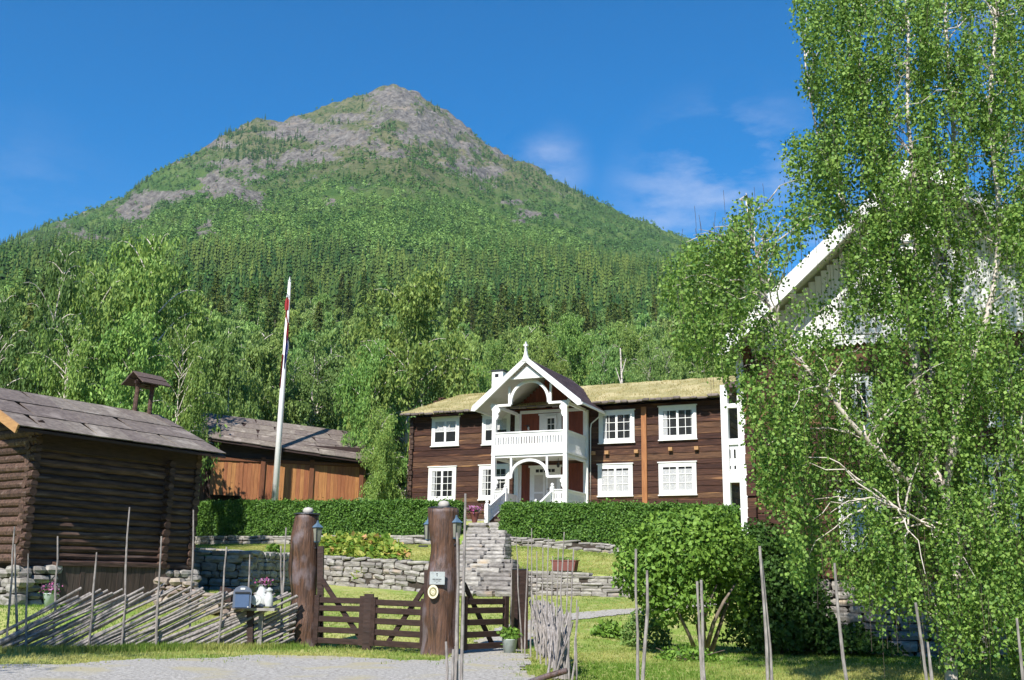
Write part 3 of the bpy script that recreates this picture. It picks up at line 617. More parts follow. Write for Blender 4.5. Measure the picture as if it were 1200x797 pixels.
# beams, arches
def arch(name, x0, x1, zb, zt, y, w=.13, dep=.12, pointed=0):
    b = MB(D); n = 22; cx = (x0+x1)/2; rx = (x1-x0)/2; vo = []; vi = []
    for i in range(n+1):
        a = math.pi*(1-i/n); pz = math.sin(a)**(.86 if not pointed else .92)
        vo.append((cx+rx*math.cos(a), zb+(zt-zb)*pz)); vi.append((cx+(rx-w)*math.cos(a), zb+(zt-zb-w)*pz))
    for i in range(n):
        q = [vo[i], vo[i+1], vi[i+1], vi[i]]; b.prism(q, 'y', y, y+dep)
    return b.build(name, M['white'], porch)
arch('arch', -.72, 1.36, 6.50, 7.42, PY+.04); arch('arch', -.80, 1.40, 10.16, 11.36, PY+.04, .14, .12, 1)
cur = MB(D); cur.bx(S0+.2, -.64, PY+.05, PY+.15, 6.46, 6.58); cur.bx(1.28, S1-.2, PY+.05, PY+.15, 6.46, 6.58); cur.bx(S0+.2, -.72, PY+.05, PY+.15, 10.08, 10.2); cur.bx(1.32, S1-.2, PY+.05, PY+.15, 10.08, 10.2)
for x in (-.66, 1.26): cur.bx(x-.05, x+.05, PY+.055, PY+.145, 6.58, 7.6)
cur.bx(-.86, -.76, PY+.055, PY+.145, 10.2, 11.1); cur.bx(1.38, 1.48, PY+.055, PY+.145, 10.2, 11.1)
cur.bx(S0+.2, S1-.2, PY+.045, PY+.155, 7.50, 7.62); pb('front_beam', M['white'])
for sx in (S0+.09, S1-.09):
    cur = MB(D); cur.bx(sx-.05, sx+.05, PY+.2, -.22, 10.05, 10.2); cur.bx(sx-.05, sx+.05, PY+.2, -.22, 7.45, 7.6); pb('side_beam', M['white'])
# gable roof of the porch: ridge s=.31, z 12.35 ; tips z 10.05
AZ, TZ, HWD = 12.36, 10.05, 2.86
def roofslab(sg, zoff, th, y0, y1, ex=0, m=None, nm='porch_roof'):
    b = MB(D); p = [(SC, AZ+zoff), (SC+sg*(HWD+ex), TZ+zoff-ex*.8), (SC+sg*(HWD+ex), TZ+zoff-th-ex*.8), (SC, AZ+zoff-th)]
    if sg < 0: p = p[::-1]
    b.prism(p, 'y', y0, y1); return b.build(nm, m or M['offwhite'], porch)
for sg in (-1, 1):
    roofslab(sg, -.02, .07, PY-.42, 3.1)                                # underside boards
    b = MB(D); nr = 15; nc = 22; sl = np.array([sg*HWD, TZ-AZ]); ln = np.linalg.norm(sl); sl = sl/ln; nrm = np.array([-sl[1]*sg, sl[0]*sg]); 
    if nrm[1] < 0: nrm = -nrm
    for i in range(nr):
        for j in range(nc):
            u0 = ln*i/nr; u1 = ln*(i+1)/nr+.05; y0 = PY-.39+(3.6+.4)*1.5*j/nc-(.13 if i % 2 else 0); y1 = y0+.27; y0 = max(y0, PY-.395); v = []
            for (u, yy, h) in ((u0, y0, .012), (u1, y0, .038), (u1, y1, .038), (u0, y1, .012)):
                p = np.array([SC, AZ])+sl*u+nrm*(h+.01); v.append((p[0], yy, p[1]))
            v2 = [(x-nrm[0]*.014, y, z-nrm[1]*.014) for x, y, z in v]; b.add(v+v2, [(0, 1, 2, 3), (7, 6, 5, 4), (0, 4, 5, 1), (1, 5, 6, 2), (2, 6, 7, 3), (3, 7, 4, 0)])
    b.build('roof_slates', M['tile'], porch)
    b = MB(D)                                                          # white barge board, thick
    p = [(SC+sg*.0, AZ+.09), (SC+sg*(HWD+.05), TZ+.05), (SC+sg*(HWD+.12), TZ-.19), (SC+sg*(HWD-.10), TZ-.22), (SC, AZ-.20)]
    b.prism(p if sg > 0 else p[::-1], 'y', PY-.50, PY-.40); b.build('barge_board', M['white'], porch)
    b = MB(D); b.bar((SC+sg*(HWD+.07), PY-.4, TZ-.10), (SC+sg*(HWD+.07), .2, TZ-.10), .10, .09); b.build('gutter', M['white'], porch)
b = MB(D); b.tube([(S1+.72, -.3, 9.93), (S1+.62, -.15, 9.75), (S1+.2, -.10, 9.45), (S1+.14, -.08, 9.2), (S1+.14, -.08, 5.0)], .035, 8); b.build('downpipe', M['white'], porch, smooth=True)
b = MB(D); b.prism([(-.50, 11.42), (1.12, 11.42), (.98, 11.5), (SC+.05, 12.0), (SC-.05, 12.0), (-.36, 11.5)], 'y', PY-.28, PY-.2); b.bx(-.62, 1.24, PY-.30, PY-.18, 11.36, 11.43); b.build('gable_panel', M['white'], porch)
b = MB(D); b.prism([(SC-.2, 12.2), (SC+.2, 12.2), (SC+.09, 12.5), (SC+.045, 12.72), (SC+.03, 12.95), (SC+.10, 12.97), (SC+.10, 13.04), (SC+.03, 13.06), (SC, 13.2), (SC-.03, 13.06), (SC-.10, 13.04), (SC-.10, 12.97), (SC-.03, 12.95), (SC-.045, 12.72), (SC-.09, 12.5)][::-1], 'y', PY-.53, PY-.38); b.build('finial', M['white'], porch)
# back walls of the porch
b = MB(D); x = S0+.22
while x < S1-.24:
    w = min(.17, S1-.22-x); b.bx(x+.004, x+w-.004, -.045, -.004, 5.14, 7.46); b.bx(x+.004, x+w-.004, -.045, -.004, 7.76, 10.3); x += .17
x = SC-2.3
while x < SC+2.3:
    xm = x+.085; zt = AZ-.12-(AZ-TZ)/HWD*max(abs(xm-SC)+.1, 0); 
    if zt > 10.35: b.bx(x+.004, x+.166, -.045, -.004, 10.32, zt)
    x += .17
b.build('back_panel', M['redwood'], porch)
b = MB(D); b.bx(S0+.22, S1-.24, -.12, -.05, 10.14, 10.3); b.bx(-1.95+.42, -1.4+.02, -.10, -.05, 5.16, 7.46); b.bx(-1.6, -1.42, -.12, -.05, 7.78, 10.14); b.each('back_post', M['white'], porch)
b = MB(D); b.bx(-.88, .84, -.10, -.047, 5.14, 7.30); b.bx(-.95, .91, -.13, -.05, 7.30, 7.40)
d1 = b.build('door', M['white'], porch); d1['label'] = 'white double entrance door behind the stairs'
b = MB(D)
for i in range(5): b.bx(-.55+.22*i, -.37+.22*i, -.108, -.102, 7.04, 7.2)
b.build('transom_pane', M['dark'], d1)
b = MB(D)
for x0, x1 in ((-.72, -.04), (.04, .72)):
    for z0, z1 in ((5.25, 5.95), (6.05, 6.9)): b.bx(x0+.1, x1-.1, -.118, -.1015, z0, z1)
b.bx(-.015, .015, -.125, -.1015, 5.16, 6.98); b.each('door_panel', M['offwhite'], d1)
b = MB(D); b.bar((.08, -.13, 6.05), (.08, -.13, 6.25), .03, .04); b.bar((.08, -.135, 6.17), (.2, -.135, 6.17), .025, .025); b.build('handle', M['iron'], d1)
b = MB(D); b.bx(-.38, .87, -.10, -.047, 7.78, 10.02); b.bx(-.43, .92, -.12, -.05, 10.02, 10.10); d2 = b.build('balcony_door', M['white'], porch)
window(porch, -.02, .62, 8.72, 9.95, -.102, D, 1, 2, 3, None, frame=.07, cap=False, sill=False)
b = MB(D); b.bx(-1.05, -1.0, -.2, -.05, 9.4, 9.5); b.bx(-1.2, -.85, -.22, -.19, 9.50, 9.53); b.build('wall_lamp', M['iron'], porch)
b = MB(D)
for x in (-.95,): b.lathe((x, -.2, 9.3), [(.02, .14), (.05, .1), (.06, 0), (.03, -.04)], 8)
b.build('lamp_glass', M['enamel'], porch)
b = MB(D); b.lathe((1.15, -1.2, 7.18), [(.01, .25), (.015, .2), (.09, .17), (.07, -.02), (.0, -.05)], 8); b.tube([(1.15, -1.2, 7.4), (1.15, -1.2, 7.6)], .012, 5); b.build('hanging_lamp', M['iron'], porch)
# ---------------------------------------------------------------- plaited diagonal slates for the barns
def slateroof(parent, name, p0, p1, q0, q1, ncol, nrow, m, th=.035, over=.06):
    """p0->p1 eave (3D), q0->q1 ridge; large square slates laid in rows"""
    b = MB(); p0, p1, q0, q1 = [np.array(v, float) for v in (p0, p1, q0, q1)]; nrm = np.cross(p1-p0, q0-p0); nrm /= np.linalg.norm(nrm)
    if nrm[2] < 0: nrm = -nrm
    def pt(u, t): return (p0*(1-u)+p1*u)*(1-t)+(q0*(1-u)+q1*u)*t
    for i in range(nrow):
        t0 = max(0, i/nrow-.02); t1 = min(1, (i+1)/nrow+.03); off = RNG.uniform(-.3, .3); us = [0]; 
        while us[-1] < 1: us.append(min(1, us[-1]+RNG.uniform(.75, 1.25)/ncol))
        if len(us) > 2 and us[-1]-us[-2] < .3/ncol: us.pop(-2)
        for u0, u1 in zip(us[:-1], us[1:]):
            g = .0; l0, l1 = .026+RNG.uniform(0, .012), .004+RNG.uniform(0, .006); sk = RNG.normal()*.12/ncol
            c = [pt(u0+g, t0)+nrm*l0, pt(u1-g, t0)+nrm*(l0+RNG.normal()*.006), pt(min(1, max(0, u1-g+(sk if u1 < 1 else 0))), t1)+nrm*l1, pt(min(1, max(0, u0+g+(sk if u0 > 0 else 0))), t1)+nrm*l1]
            c[0] = c[0]+(p0-q0)/np.linalg.norm(p0-q0)*RNG.uniform(0, over); c[1] = c[1]+(p0-q0)/np.linalg.norm(p0-q0)*RNG.uniform(0, over)
            v = np.concatenate([c, np.array(c)-nrm*th]); b.add(v, [(0, 1, 2, 3), (7, 6, 5, 4), (0, 4, 5, 1), (1, 5, 6, 2), (2, 6, 7, 3), (3, 7, 4, 0)])
    return b.build(name, m, parent)
# ---------------------------------------------------------------- log barn at the left
BA = np.array([-13.0, 28.0]); BB = np.array([-9.93, 32.7]); bd = BB-BA; BL = float(np.linalg.norm(bd)); bang = math.atan2(bd[1], bd[0]); BZ = .75
barn = thing('log_barn', 'dark weathered log barn with slate roof and small roof turret at the left', 'barn', (BA[0], BA[1], BZ), bang)
# local x along the side wall, y into the barn (to the left), z up. log bottom z 1.75 -> local 1.0
zl, zt = 1.0, 4.83; BW = 5.0
logwall(barn, 'wall', M['barnlog'], (0, .12), (BL, .12), zl+.0, zt, .215, 0, rounded=True, ext=.14)
logwall(barn, 'wall', M['barnlog'], (0, BW-.12), (BL, BW-.12), zl+.1, zt, .235, 0, rounded=True, ext=.14)
rise = 1.14
for x in (.0, BL):
    logwall(barn, 'wall', M['barnlog'], (x, 0), (x, BW), zl+.11, zt+rise, .235, 0, rounded=True, ext=0, topcut=lambda z: (-.05, BW+.05) if z < zt else ((z-zt)/rise*BW/2, BW-(z-zt)/rise*BW/2))
# corner cross logs seen as a column of log ends
for x in (-.02, BL*.80):
    b = MB(); z = zl+.02
    while z < zt-(.1 if x < 1 else .75):
        for dx, dy in ((0, -.13),):
            b.tube([(x+dx, -.20, z+.11), (x+dx, .1, z+.11)], .115*RNG.uniform(.85, 1.1), 9, jit=.08)
        z += .235*RNG.uniform(.93, 1.07)
    b.build('log_end_column', M['barnlog'], barn)
ze = zt+.06
b = MB(); x = -.3                                    # dark vertical boards under the eave
b.bx(.15, BL+.1, -.03, .03, zt-.66, zt+.05); b.build('eave_board', M['gatewood'], barn)
b = MB(); x = 1.0
while x < 4.62: w = RNG.uniform(.14, .2); b.bx(x, x+w-.008, -.16+RNG.normal()*.006, -.12, .03, zl+.06); x += w
b.build('plank_door', M['doorwood'], barn)
b = MB(); b.bx(.9, 4.7, -.20, -.02, zl+.05, zl+.15); b.build('door_lintel', M['barnlog'], barn)
def stonewall(b, a, c, z0f, z1f, thick=.5, hs=.17, ws=.42, p=4.5, zvar=.3, nlay=1, jit=.08, rotj=.05, depth=None):
    """dry stone wall from a to c (xy), bottom z0f(u) top z1f(u)"""
    a = np.array(a, float); c = np.array(c, float); ln = np.linalg.norm(c-a); d = (c-a)/ln; n = np.array([d[1], -d[0]]); ang = math.atan2(d[1], d[0])
    zz = 0; H0 = max(z1f(u)-z0f(u) for u in np.linspace(0, 1, 12))
    while zz < H0-.03:
        h = hs*RNG.uniform(.65, 1.45); u = -RNG.uniform(0, .3)
        while u < ln:
            w = ws*RNG.uniform(.5, 1.7); uc = np.clip((u+w/2)/ln, 0, 1); zb = z0f(uc)+zz; top = z1f(uc)
            if zb+h*.45 < top:
                hh = min(h, top-zb+.04)*RNG.uniform(.86, 1.06); pc = a+d*(u+w/2)+n*RNG.normal()*.03
                r = Matrix.Rotation(ang, 3, 'Z')@Matrix.Rotation(RNG.normal()*rotj, 3, 'Y')
                b.stone((pc[0], pc[1], zb+hh/2), (w*1.07, thick*RNG.uniform(.9, 1.06), hh*1.08), np.array(r), p=p, jit=jit)
            u += w
        zz += h*.97
b = MB()
def fw(*a, **k):
    b = MB(); stonewall(b, *a, **k); b.build('stone_foundation', M['stone'], barn)
fw((-.15, -.02), (.95, -.02), lambda u: -.3, lambda u: zl+.02, .5, .22, .34, 3, jit=.1)
fw((4.72, -.02), (BL+.15, -.02), lambda u: -.3, lambda u: zl-.02, .5, .22, .34, 3, jit=.1)
fw((0, BW), (0, -.1), lambda u: -.3, lambda u: zl+.06, .5, .22, .4, 3.4, jit=.1)
fw((BL, -.1), (BL, BW), lambda u: -.3, lambda u: zl+.0, .5, .22, .4, 3.4, jit=.1)
b = MB(); b.bx(.2, BL-.2, .3, BW-.3, -.3, zl+.2); b.build('foundation_core', M['earth'], barn)
ox0, ox1 = -.95, BL+.55; oe = .62; sl_ = rise/(BW/2)
e0 = (ox0, -oe, ze-oe*sl_*.9); e1 = (ox1, -oe, ze-oe*sl_*.9); r0_ = (ox0, BW/2, ze+rise+.07); r1_ = (ox1-.25, BW/2, ze+rise+.07); f0 = (ox0, BW+oe, ze-oe*sl_*.9); f1 = (ox1, BW+oe, ze-oe*sl_*.9)
slateroof(barn, 'roof', e0, e1, r0_, r1_, 8, 3, M['slate'], .025); slateroof(barn, 'roof', f0, f1, r0_, r1_, 8, 3, M['slate'], .025)
b = MB()
for (A_, B_, C_, D_) in ((e0, e1, r1_, r0_), (f0, f1, r1_, r0_)):
    v = [np.array(k)-np.array([0, 0, .06]) for k in (A_, B_, C_, D_)]; v += [k-np.array([0, 0, .07]) for k in v]; b.add(v, [(0, 1, 2, 3), (7, 6, 5, 4), (0, 4, 5, 1), (1, 5, 6, 2), (2, 6, 7, 3), (3, 7, 4, 0)])
b.build('roof_board', M['gatewood'], barn)
b = MB(); b.bar(np.array(e0)+np.array([.0, -.0, -.10]), np.array(r0_)+np.array([.0, 0, -.10]), .06, .24); b.bar(np.array(f0)+np.array([0, 0, -.10]), np.array(r0_)+np.array([0, 0, -.10]), .06, .24); b.each('barge_board', M['palewood'], barn)
# roof turret with its own little roof
b = MB(); tx = BL-.30; tz = ze+rise
tur = bpy.data.objects.new('roof_turret', None); C.objects.link(tur); tur.parent = barn
for dx, dy in ((-.38, .05), (.12, -.05)):
    b = MB(); b.tube([(tx+dx, BW/2+dy, tz-.1), (tx+dx+.02, BW/2+dy, tz+.45), (tx+dx+.04, BW/2+dy, tz+1.12)], [.085, .07, .075], 8, jit=.08); b.build('turret_post', M['barnlog'], tur)
ta, tb, tcx_, tw = tx-.62, tx+.52, BW/2, .52
slateroof(tur, 'turret_roof', (ta, tcx_-tw, tz+.98), (tb, tcx_-tw, tz+.98), (ta, tcx_, tz+1.38), (tb, tcx_, tz+1.38), 2, 2, M['doorwood']); slateroof(tur, 'turret_roof', (ta, tcx_+tw, tz+.98), (tb, tcx_+tw, tz+.98), (ta, tcx_, tz+1.38), (tb, tcx_, tz+1.38), 2, 2, M['doorwood'])
b = MB(); b.prism([(tcx_-.42, tz+1.0), (tcx_+.42, tz+1.0), (tcx_, tz+1.32)], 'x', tx+.2, tx+.24); b.bar((tx-.5, tcx_, tz+1.04), (tx+.4, tcx_, tz+1.04), .1, .1); b.build('turret_frame', M['gatewood'], tur)
# ---------------------------------------------------------------- long slate-roofed plank barn behind the hedge
P0 = at(238, 584, 56.3)[:2]; P1 = at(424, 584, 59.0)[:2]; e_ = P1-P0; ang2 = math.atan2(e_[1], e_[0]); L2 = float(np.linalg.norm(e_)); Z2 = 5.0
b2 = thing('plank_barn', 'long low barn with orange brown plank wall and slate roof behind the left hedge', 'barn', (P0[0], P0[1], Z2), ang2)
hw = 7.8-Z2
b = MB(); x = .3
while x < L2+.1: w = RNG.uniform(.16, .24); b.bx(x, x+w-.008, -.02+RNG.normal()*.008, .03, .55 if x > 2 else .9, hw-.02); x += w
b.build('plank_wall', M['oiledwood'], b2)
for x in (-.1, 3.05, 5.75, L2-.1): b = MB(); b.bx(x-.12, x+.12, -.14, .04, -.4, hw+.25); b.build('post', mat('barn_post', (.19, .075, .035), (.11, .045, .025), 4, (3, 3, .5), island=.15) if 'barn_post' not in bpy.data.materials else bpy.data.materials['barn_post'], b2)
b = MB(); b.bx(-.2, L2+.1, -.10, .035, hw-.01, hw+.16); b.bx(-.2, L2+.1, -.10, .035, .42, .56); b.each('rail', bpy.data.materials['barn_post'], b2)
b = MB(); b.bx(-.2, L2+.2, .9, 5.0, -.3, hw+1.2); b.bx(-.1, L2+.1, .06, .9, hw+.2, hw+1.1); b.build('inner_wall', M['gatewood'], b2)
za, zb_ = at(236, 512, 55.6)[2]-Z2, at(427, 540, 58.3)[2]-Z2
zr0, zr1 = at(262, 485, 59.6)[2]-Z2, at(410, 508, 62.3)[2]-Z2
slateroof(b2, 'roof', (-.4, -.75, za), (L2+.35, -.75, zb_), (-.4, 3.1, zr0), (L2+.2, 3.1, zr1), 9, 5, M['slate']); slateroof(b2, 'roof', (-.4, 6.6, za), (L2+.35, 6.6, zb_), (-.4, 3.1, zr0), (L2+.2, 3.1, zr1), 9, 5, M['slate'])
b = MB(); v = [(-.4, -.72, za-.05), (L2+.33, -.72, zb_-.05), (L2+.2, 3.1, zr1-.06), (-.4, 3.1, zr0-.06), (L2+.33, 6.6, zb_-.05), (-.4, 6.6, za-.05)]; b.add(v+[(x, y, z-.1) for x, y, z in v], [(0, 1, 2, 3), (3, 2, 4, 5), (6, 9, 8, 7), (9, 11, 10, 8), (0, 6, 7, 1), (1, 7, 8, 2), (2, 8, 10, 4), (5, 11, 9, 3), (3, 9, 6, 0)])
b.build('roof_board', M['gatewood'], b2)
# ---------------------------------------------------------------- big white-gabled house at the right
GP = at(1050, 780, 25.2); GA = R_(25); GZ = -.25
big = thing('gabled_house', 'large timber house with white gable and grey stone base behind the tall birch', 'house', (GP[0], GP[1], GZ), -GA)
G = -GZ; sx0, sx1, ac = -3.3, 5.9, 1.3; depth = 9.5
b = MB(G); 
stonewall(b, (sx0, .22), (sx1, .22), lambda u: GZ-.2, lambda u: 1.75, .45, .24, .55, 5, jit=.05); stonewall(b, (sx0+.2, depth), (sx0+.2, .2), lambda u: GZ-.2, lambda u: 1.75, .45, .26, .55, 5, jit=.05)
b.build('stone_base', M['stone'], big)
b = MB(G); b.bx(sx0+.3, sx1-.3, .35, depth, GZ-.2, 1.75); b.build('base_core', M['earth'], big)
logwall(big, 'wall', M['houselog'], (sx0, .12), (sx1, .12), 1.75, 7.72, .27, G, .22, ext=.2); logwall(big, 'wall', M['houselog'], (sx0+.1, 0), (sx0+.1, depth), 1.87, 7.72, .27, G, .22, ext=.2); logwall(big, 'wall', M['houselog'], (sx1-.1, 0), (sx1-.1, depth), 1.87, 7.72, .27, G, .22, ext=.2)
slope = (12.1-7.98)/4.75; apz = 11.95
b = MB(G); x = sx0+.02                                # vertical white boards of the gable with scalloped lower ends
while x < sx1-.05:
    xm = x+.08; top = apz-.25-abs(xm-ac)*slope
    if top > 7.7: b.prism([(x+.004, 7.62), (xm, 7.54), (x+.156, 7.62), (x+.156, top-.0), (x+.004, top)], 'y', -.07-.012*(int(x*50) % 2), -.0)
    x += .16
b.build('gable_cladding', M['white'], big)
b = MB(G); b.bx(sx0-.02, sx1+.02, -.10, -.085, 7.70, 7.82); b.bx(ac-1.75, ac+1.75, -.12, -.085, 9.98, 10.12); b.each('gable_band', M['white'], big)
b = MB(G); b.prism([(sx0+.3, 7.72), (sx1-.3, 7.72), (ac, apz-.4)], 'y', .05, .2); b.build('gable_core', M['offwhite'], big)
for sg in (-1, 1):
    b = MB(G); HWG = 4.95; p = [(ac, apz), (ac+sg*HWG, apz-HWG*slope), (ac+sg*HWG, apz-HWG*slope-.12), (ac, apz-.12)]; b.prism(p if sg > 0 else p[::-1], 'y', -1.0, depth+.5); b.build('roof_underside', M['offwhite'], big)
    b = MB(G); p = [(ac, apz+.12), (ac+sg*(HWG+.1), apz-(HWG+.1)*slope+.10), (ac+sg*(HWG+.14), apz-(HWG+.1)*slope-.24), (ac+sg*(HWG-.12), apz-(HWG+.1)*slope-.22), (ac, apz-.30)]; b.prism(p if sg > 0 else p[::-1], 'y', -1.08, -1.0); b.build('barge_board', M['white'], big)
    sv = [(ac+sg*HWG, -1.02, apz+.02-HWG*slope+G), (ac+sg*HWG, depth+.5, apz+.02-HWG*slope+G), (ac, -1.02, apz+.02+G), (ac, depth+.5, apz+.02+G)]
    slateroof(big, 'roof', sv[0], sv[1], sv[2], sv[3], 12, 9, M['tile'])
    b = MB(G); xx = ac+sg*3.2; b.bar((xx, -.95, apz-3.2*slope-.22), (xx, 0, apz-3.2*slope-.22), .12, .14); b.bar((ac+sg*1.5, -.95, apz-1.5*slope-.22), (ac+sg*1.5, 0, apz-1.5*slope-.22), .12, .14); b.bx(min(ac, ac+sg*1.35), max(ac, ac+sg*1.35), -1.0, -.93, 10.75, 10.87); b.each('gable_truss', M['white'], big)
for (x0, x1, z0, z1, cu) in ((.75, 1.2, 9.25, 10.05, None), (1.5, 2.0, 8.95, 9.9, None), (-1.0, -.1, 5.35, 6.75, 'side'), (2.45, 3.5, 5.35, 6.75, 'side'), (-1.1, -.1, 2.45, 3.85, 'full'), (1.9, 2.9, 2.9, 4.6, 'side'), (4.1, 5.1, 5.35, 6.75, 'side')):
    window(big, x0, x1, z0, z1, -.10 if z0 > 8 else 0.0, G, 2 if x1-x0 > .6 else 1, 1 if x1-x0 < .6 else 2, 2 if z0 > 8 else 3, cu, frame=.09 if z0 > 8 else .12)
b = MB(G); b.bx(sx0-.22, sx0-.02, -.03, .25, 1.8, 7.6); b.bx(sx1+.02, sx1+.2, -.03, .25, 1.8, 7.6); b.each('corner_board', M['white'], big)
# ---------------------------------------------------------------- veranda at the right end of the cottage
va = at(853, 600, 47.0); ver = thing('veranda', 'white two storey veranda with cut-out railing between the dark houses', 'veranda', (va[0], va[1], 4.0), -HA)
vz = lambda py, x=862: at(x, py, 47.0)[2]-4.0
b = MB(); b.bx(-.15, .17, -.16, .16, -.1, vz(452)); b.build('post', M['white'], ver)
b = MB(); b.bx(3.2, 3.45, -.16, .16, -.1, vz(452)); b.build('post', M['white'], ver)
b = MB(); b.bx(.75, .95, 1.6, 1.8, 0, vz(480)); b.build('rear_post', M['white'], ver)
for z0, z1 in ((vz(479), vz(474)), (vz(522), vz(515)), (vz(566), vz(560)), (vz(601), vz(596))):
    b = MB(); b.bx(.17, 3.2, -.12, .12, z0, z1); b.build('beam', M['white'], ver)
b = MB(); zr, zs_ = vz(560)+.002, vz(522)-.002; hgt = zs_-zr
n = 13
for i in range(n):
    x0 = .18+3.0*i/n; x1 = .18+3.0*(i+1)/n; g = .045
    b.bx(x0+.002, x1-.002, -.03, .03, zr, zr+hgt*.25); b.bx(x0+g, x1-g, -.03, .03, zr+hgt*.25, zr+hgt*.36); b.bx(x0+.002, x1-.002, -.03, .03, zr+hgt*.36, zr+hgt*.58); b.bx(x0+g, x1-g, -.03, .03, zr+hgt*.58, zr+hgt*.86); b.bx(x0+.002, x1-.002, -.03, .03, zr+hgt*.86, zs_)
b.build('railing', M['white'], ver)
b = MB(); b.bx(.1, 3.4, 2.2, 2.4, -.1, vz(455)); b.bx(.1, 3.4, .1, 2.2, vz(566), vz(562)); b.build('back_wall', M['houselog'], ver)
b = MB(); b.bx(.1, 3.4, -.3, 2.3, vz(456), vz(449)); b.build('roof', M['tile'], ver)
b = MB(); q = at(879, 611, 45.6); b.bx(-.20, .20, -.02, .02, 0, .48); sgn = b.build('number_sign', M['enamel'], None); sgn.location = q; sgn.rotation_euler = (0, 0, -HA); tag(sgn, 'small square white sign with dark characters near the veranda foot', 'sign')
b = MB(); b.bx(-.13, .05, -.026, -.0205, .30, .34); b.bar((.03, -.023, .33), (-.06, -.023, .12), .005, .04, up=(0, 1, 0)); b.bx(.08, .12, -.026, -.0205, .12, .34); b.build('lettering', M['letter'], sgn)
b = MB(); b.bx(-.025, .025, .021, .06, -1.2, .4); b.build('post', M['greywood'], sgn)
# ================================================================ GARDEN WALLS, STEPS, HEDGES
def wall_so(name, label, s0, s1, o, zb, zt, gap=None, **kw):
    b = MB(); a = xy_of(s0, o); c = xy_of(s1, o); f = lambda fn: (lambda u: float(fn(s0+(s1-s0)*u)))
    stonewall(b, a, c, f(zb), f(zt), **kw); 
    d = np.array(c)-np.array(a); d /= np.linalg.norm(d); n = np.array([d[1], -d[0]]); v = []
    for p, s in ((a, s0), (c, s1)):
        for q in (-.16, .16):
            for zz in (float(zb(s))-.15, float(zt(s))-.12): v.append((p[0]+n[0]*q, p[1]+n[1]*q, zz))
    b2_ = MB(); b2_.add(v, [(0, 1, 3, 2), (4, 6, 7, 5), (0, 4, 5, 1), (2, 3, 7, 6), (1, 5, 7, 3)])
    w = b.build(name, M['stone']); tag(w, label, 'wall'); b2_.build('wall_core', M['earth'], w); return w
wall_so('stone_wall', 'low grey stone edging under the left hedge', -18, -1.75, 7.05, lambda s: zwallU(s)-.08, lambda s: zwallU(s)+.44, hs=.15, ws=.7, p=7, jit=.06)
wall_so('stone_wall', 'low grey stone edging under the hedge right of the steps', .9, 9.5, 7.05, lambda s: zwallU(s)-.08, lambda s: zwallU(s)+.44, hs=.12, ws=.7, p=7, jit=.06)
wall_so('stone_wall', 'grey dry stone retaining wall between two strips of lawn, left of the stone steps', -13.5, 1.6, 12.5, lambda s: zbotL(s)-.1, lambda s: ztopL(s)+.06, hs=.19, ws=.5, p=5, rotj=.08, jit=.10)
wall_so('stone_wall', 'grey dry stone retaining wall behind the braided fence, under the brown planter', 4.3, 10.5, 12.5, lambda s: zbotL(s)-.1, lambda s: ztopL(s)+.0, hs=.12, ws=.6, p=7, rotj=.03, jit=.06)
for (na, nb, lb_) in (((-14.5, 35.5), (-8.9, 35.7), 'dark shaded dry stone wall just behind the right corner of the log barn'), ((-8.85, 35.6), (-8.3, 43.9), 'short side run of dry stone wall closing the raised lawn behind the log barn')):
    b = MB(); stonewall(b, na, nb, lambda u: 1.05, lambda u: 2.5, .5, .2, .5, 4.5, jit=.10, rotj=.08); tag(b.build('stone_wall', M['stone']), lb_, 'wall')
# rough stone bank right of the barn
b = MB(); f0_ = at(190, 716, 29.5); f1_ = at(345, 716, 29.0); stonewall(b, f0_[:2], f1_[:2], lambda u: Hs(*(f0_[:2]*(1-u)+f1_[:2]*u))-.15, lambda u: Hs(*(f0_[:2]*(1-u)+f1_[:2]*u))+.85-.75*u, .6, .2, .3, 2.8, jit=.16, rotj=.25)
tag(b.build('stone_bank', M['stonebrown']), 'low bank of rough brown and grey stones right of the log barn', 'wall')
# steps
st = thing('stone_steps', 'broad grey stone slab steps climbing from the lawn to the porch', 'steps', (*xy_of(2.9, 12.7), 1.05))
ns = 18
for i in range(ns):
    t = i/(ns-1); o = float(np.interp(t, [0, .40, 1], [13.7, 12.0, 5.4])); sc_ = -.55+(o-5.4)*.44; xx_, yy_ = xy_of(sc_, o-.15); zt_ = max(1.20+(4.10-1.20)*t, Hs(xx_, yy_)+.10); w = 2.5-.5*t if i > 7 else 4.2-.2*i
    b = MB(); u = -w/2
    while u < w/2-.05:
        ww = min(RNG.uniform(.6, 1.5), w/2-u); x, y = xy_of(sc_+u+ww/2, o); b.stone((x-st.location[0], y-st.location[1], zt_-.10-st.location[2]), (ww*1.01, .75, .22*RNG.uniform(.9, 1.06)), np.array(Matrix.Rotation(-HA+RNG.normal()*.02, 3, 'Z')), p=6, jit=.05); u += ww
    for q in (.28, .8, 1.5, 2.4): x, y = xy_of(sc_, o-.22); b.box((x-st.location[0], y-st.location[1], zt_-.12-q*.4-st.location[2]), (w*.95-q*.01, .3-q*.01, .32), np.array(Matrix.Rotation(-HA, 3, 'Z')))
    b.build('step', M['stone'], st)
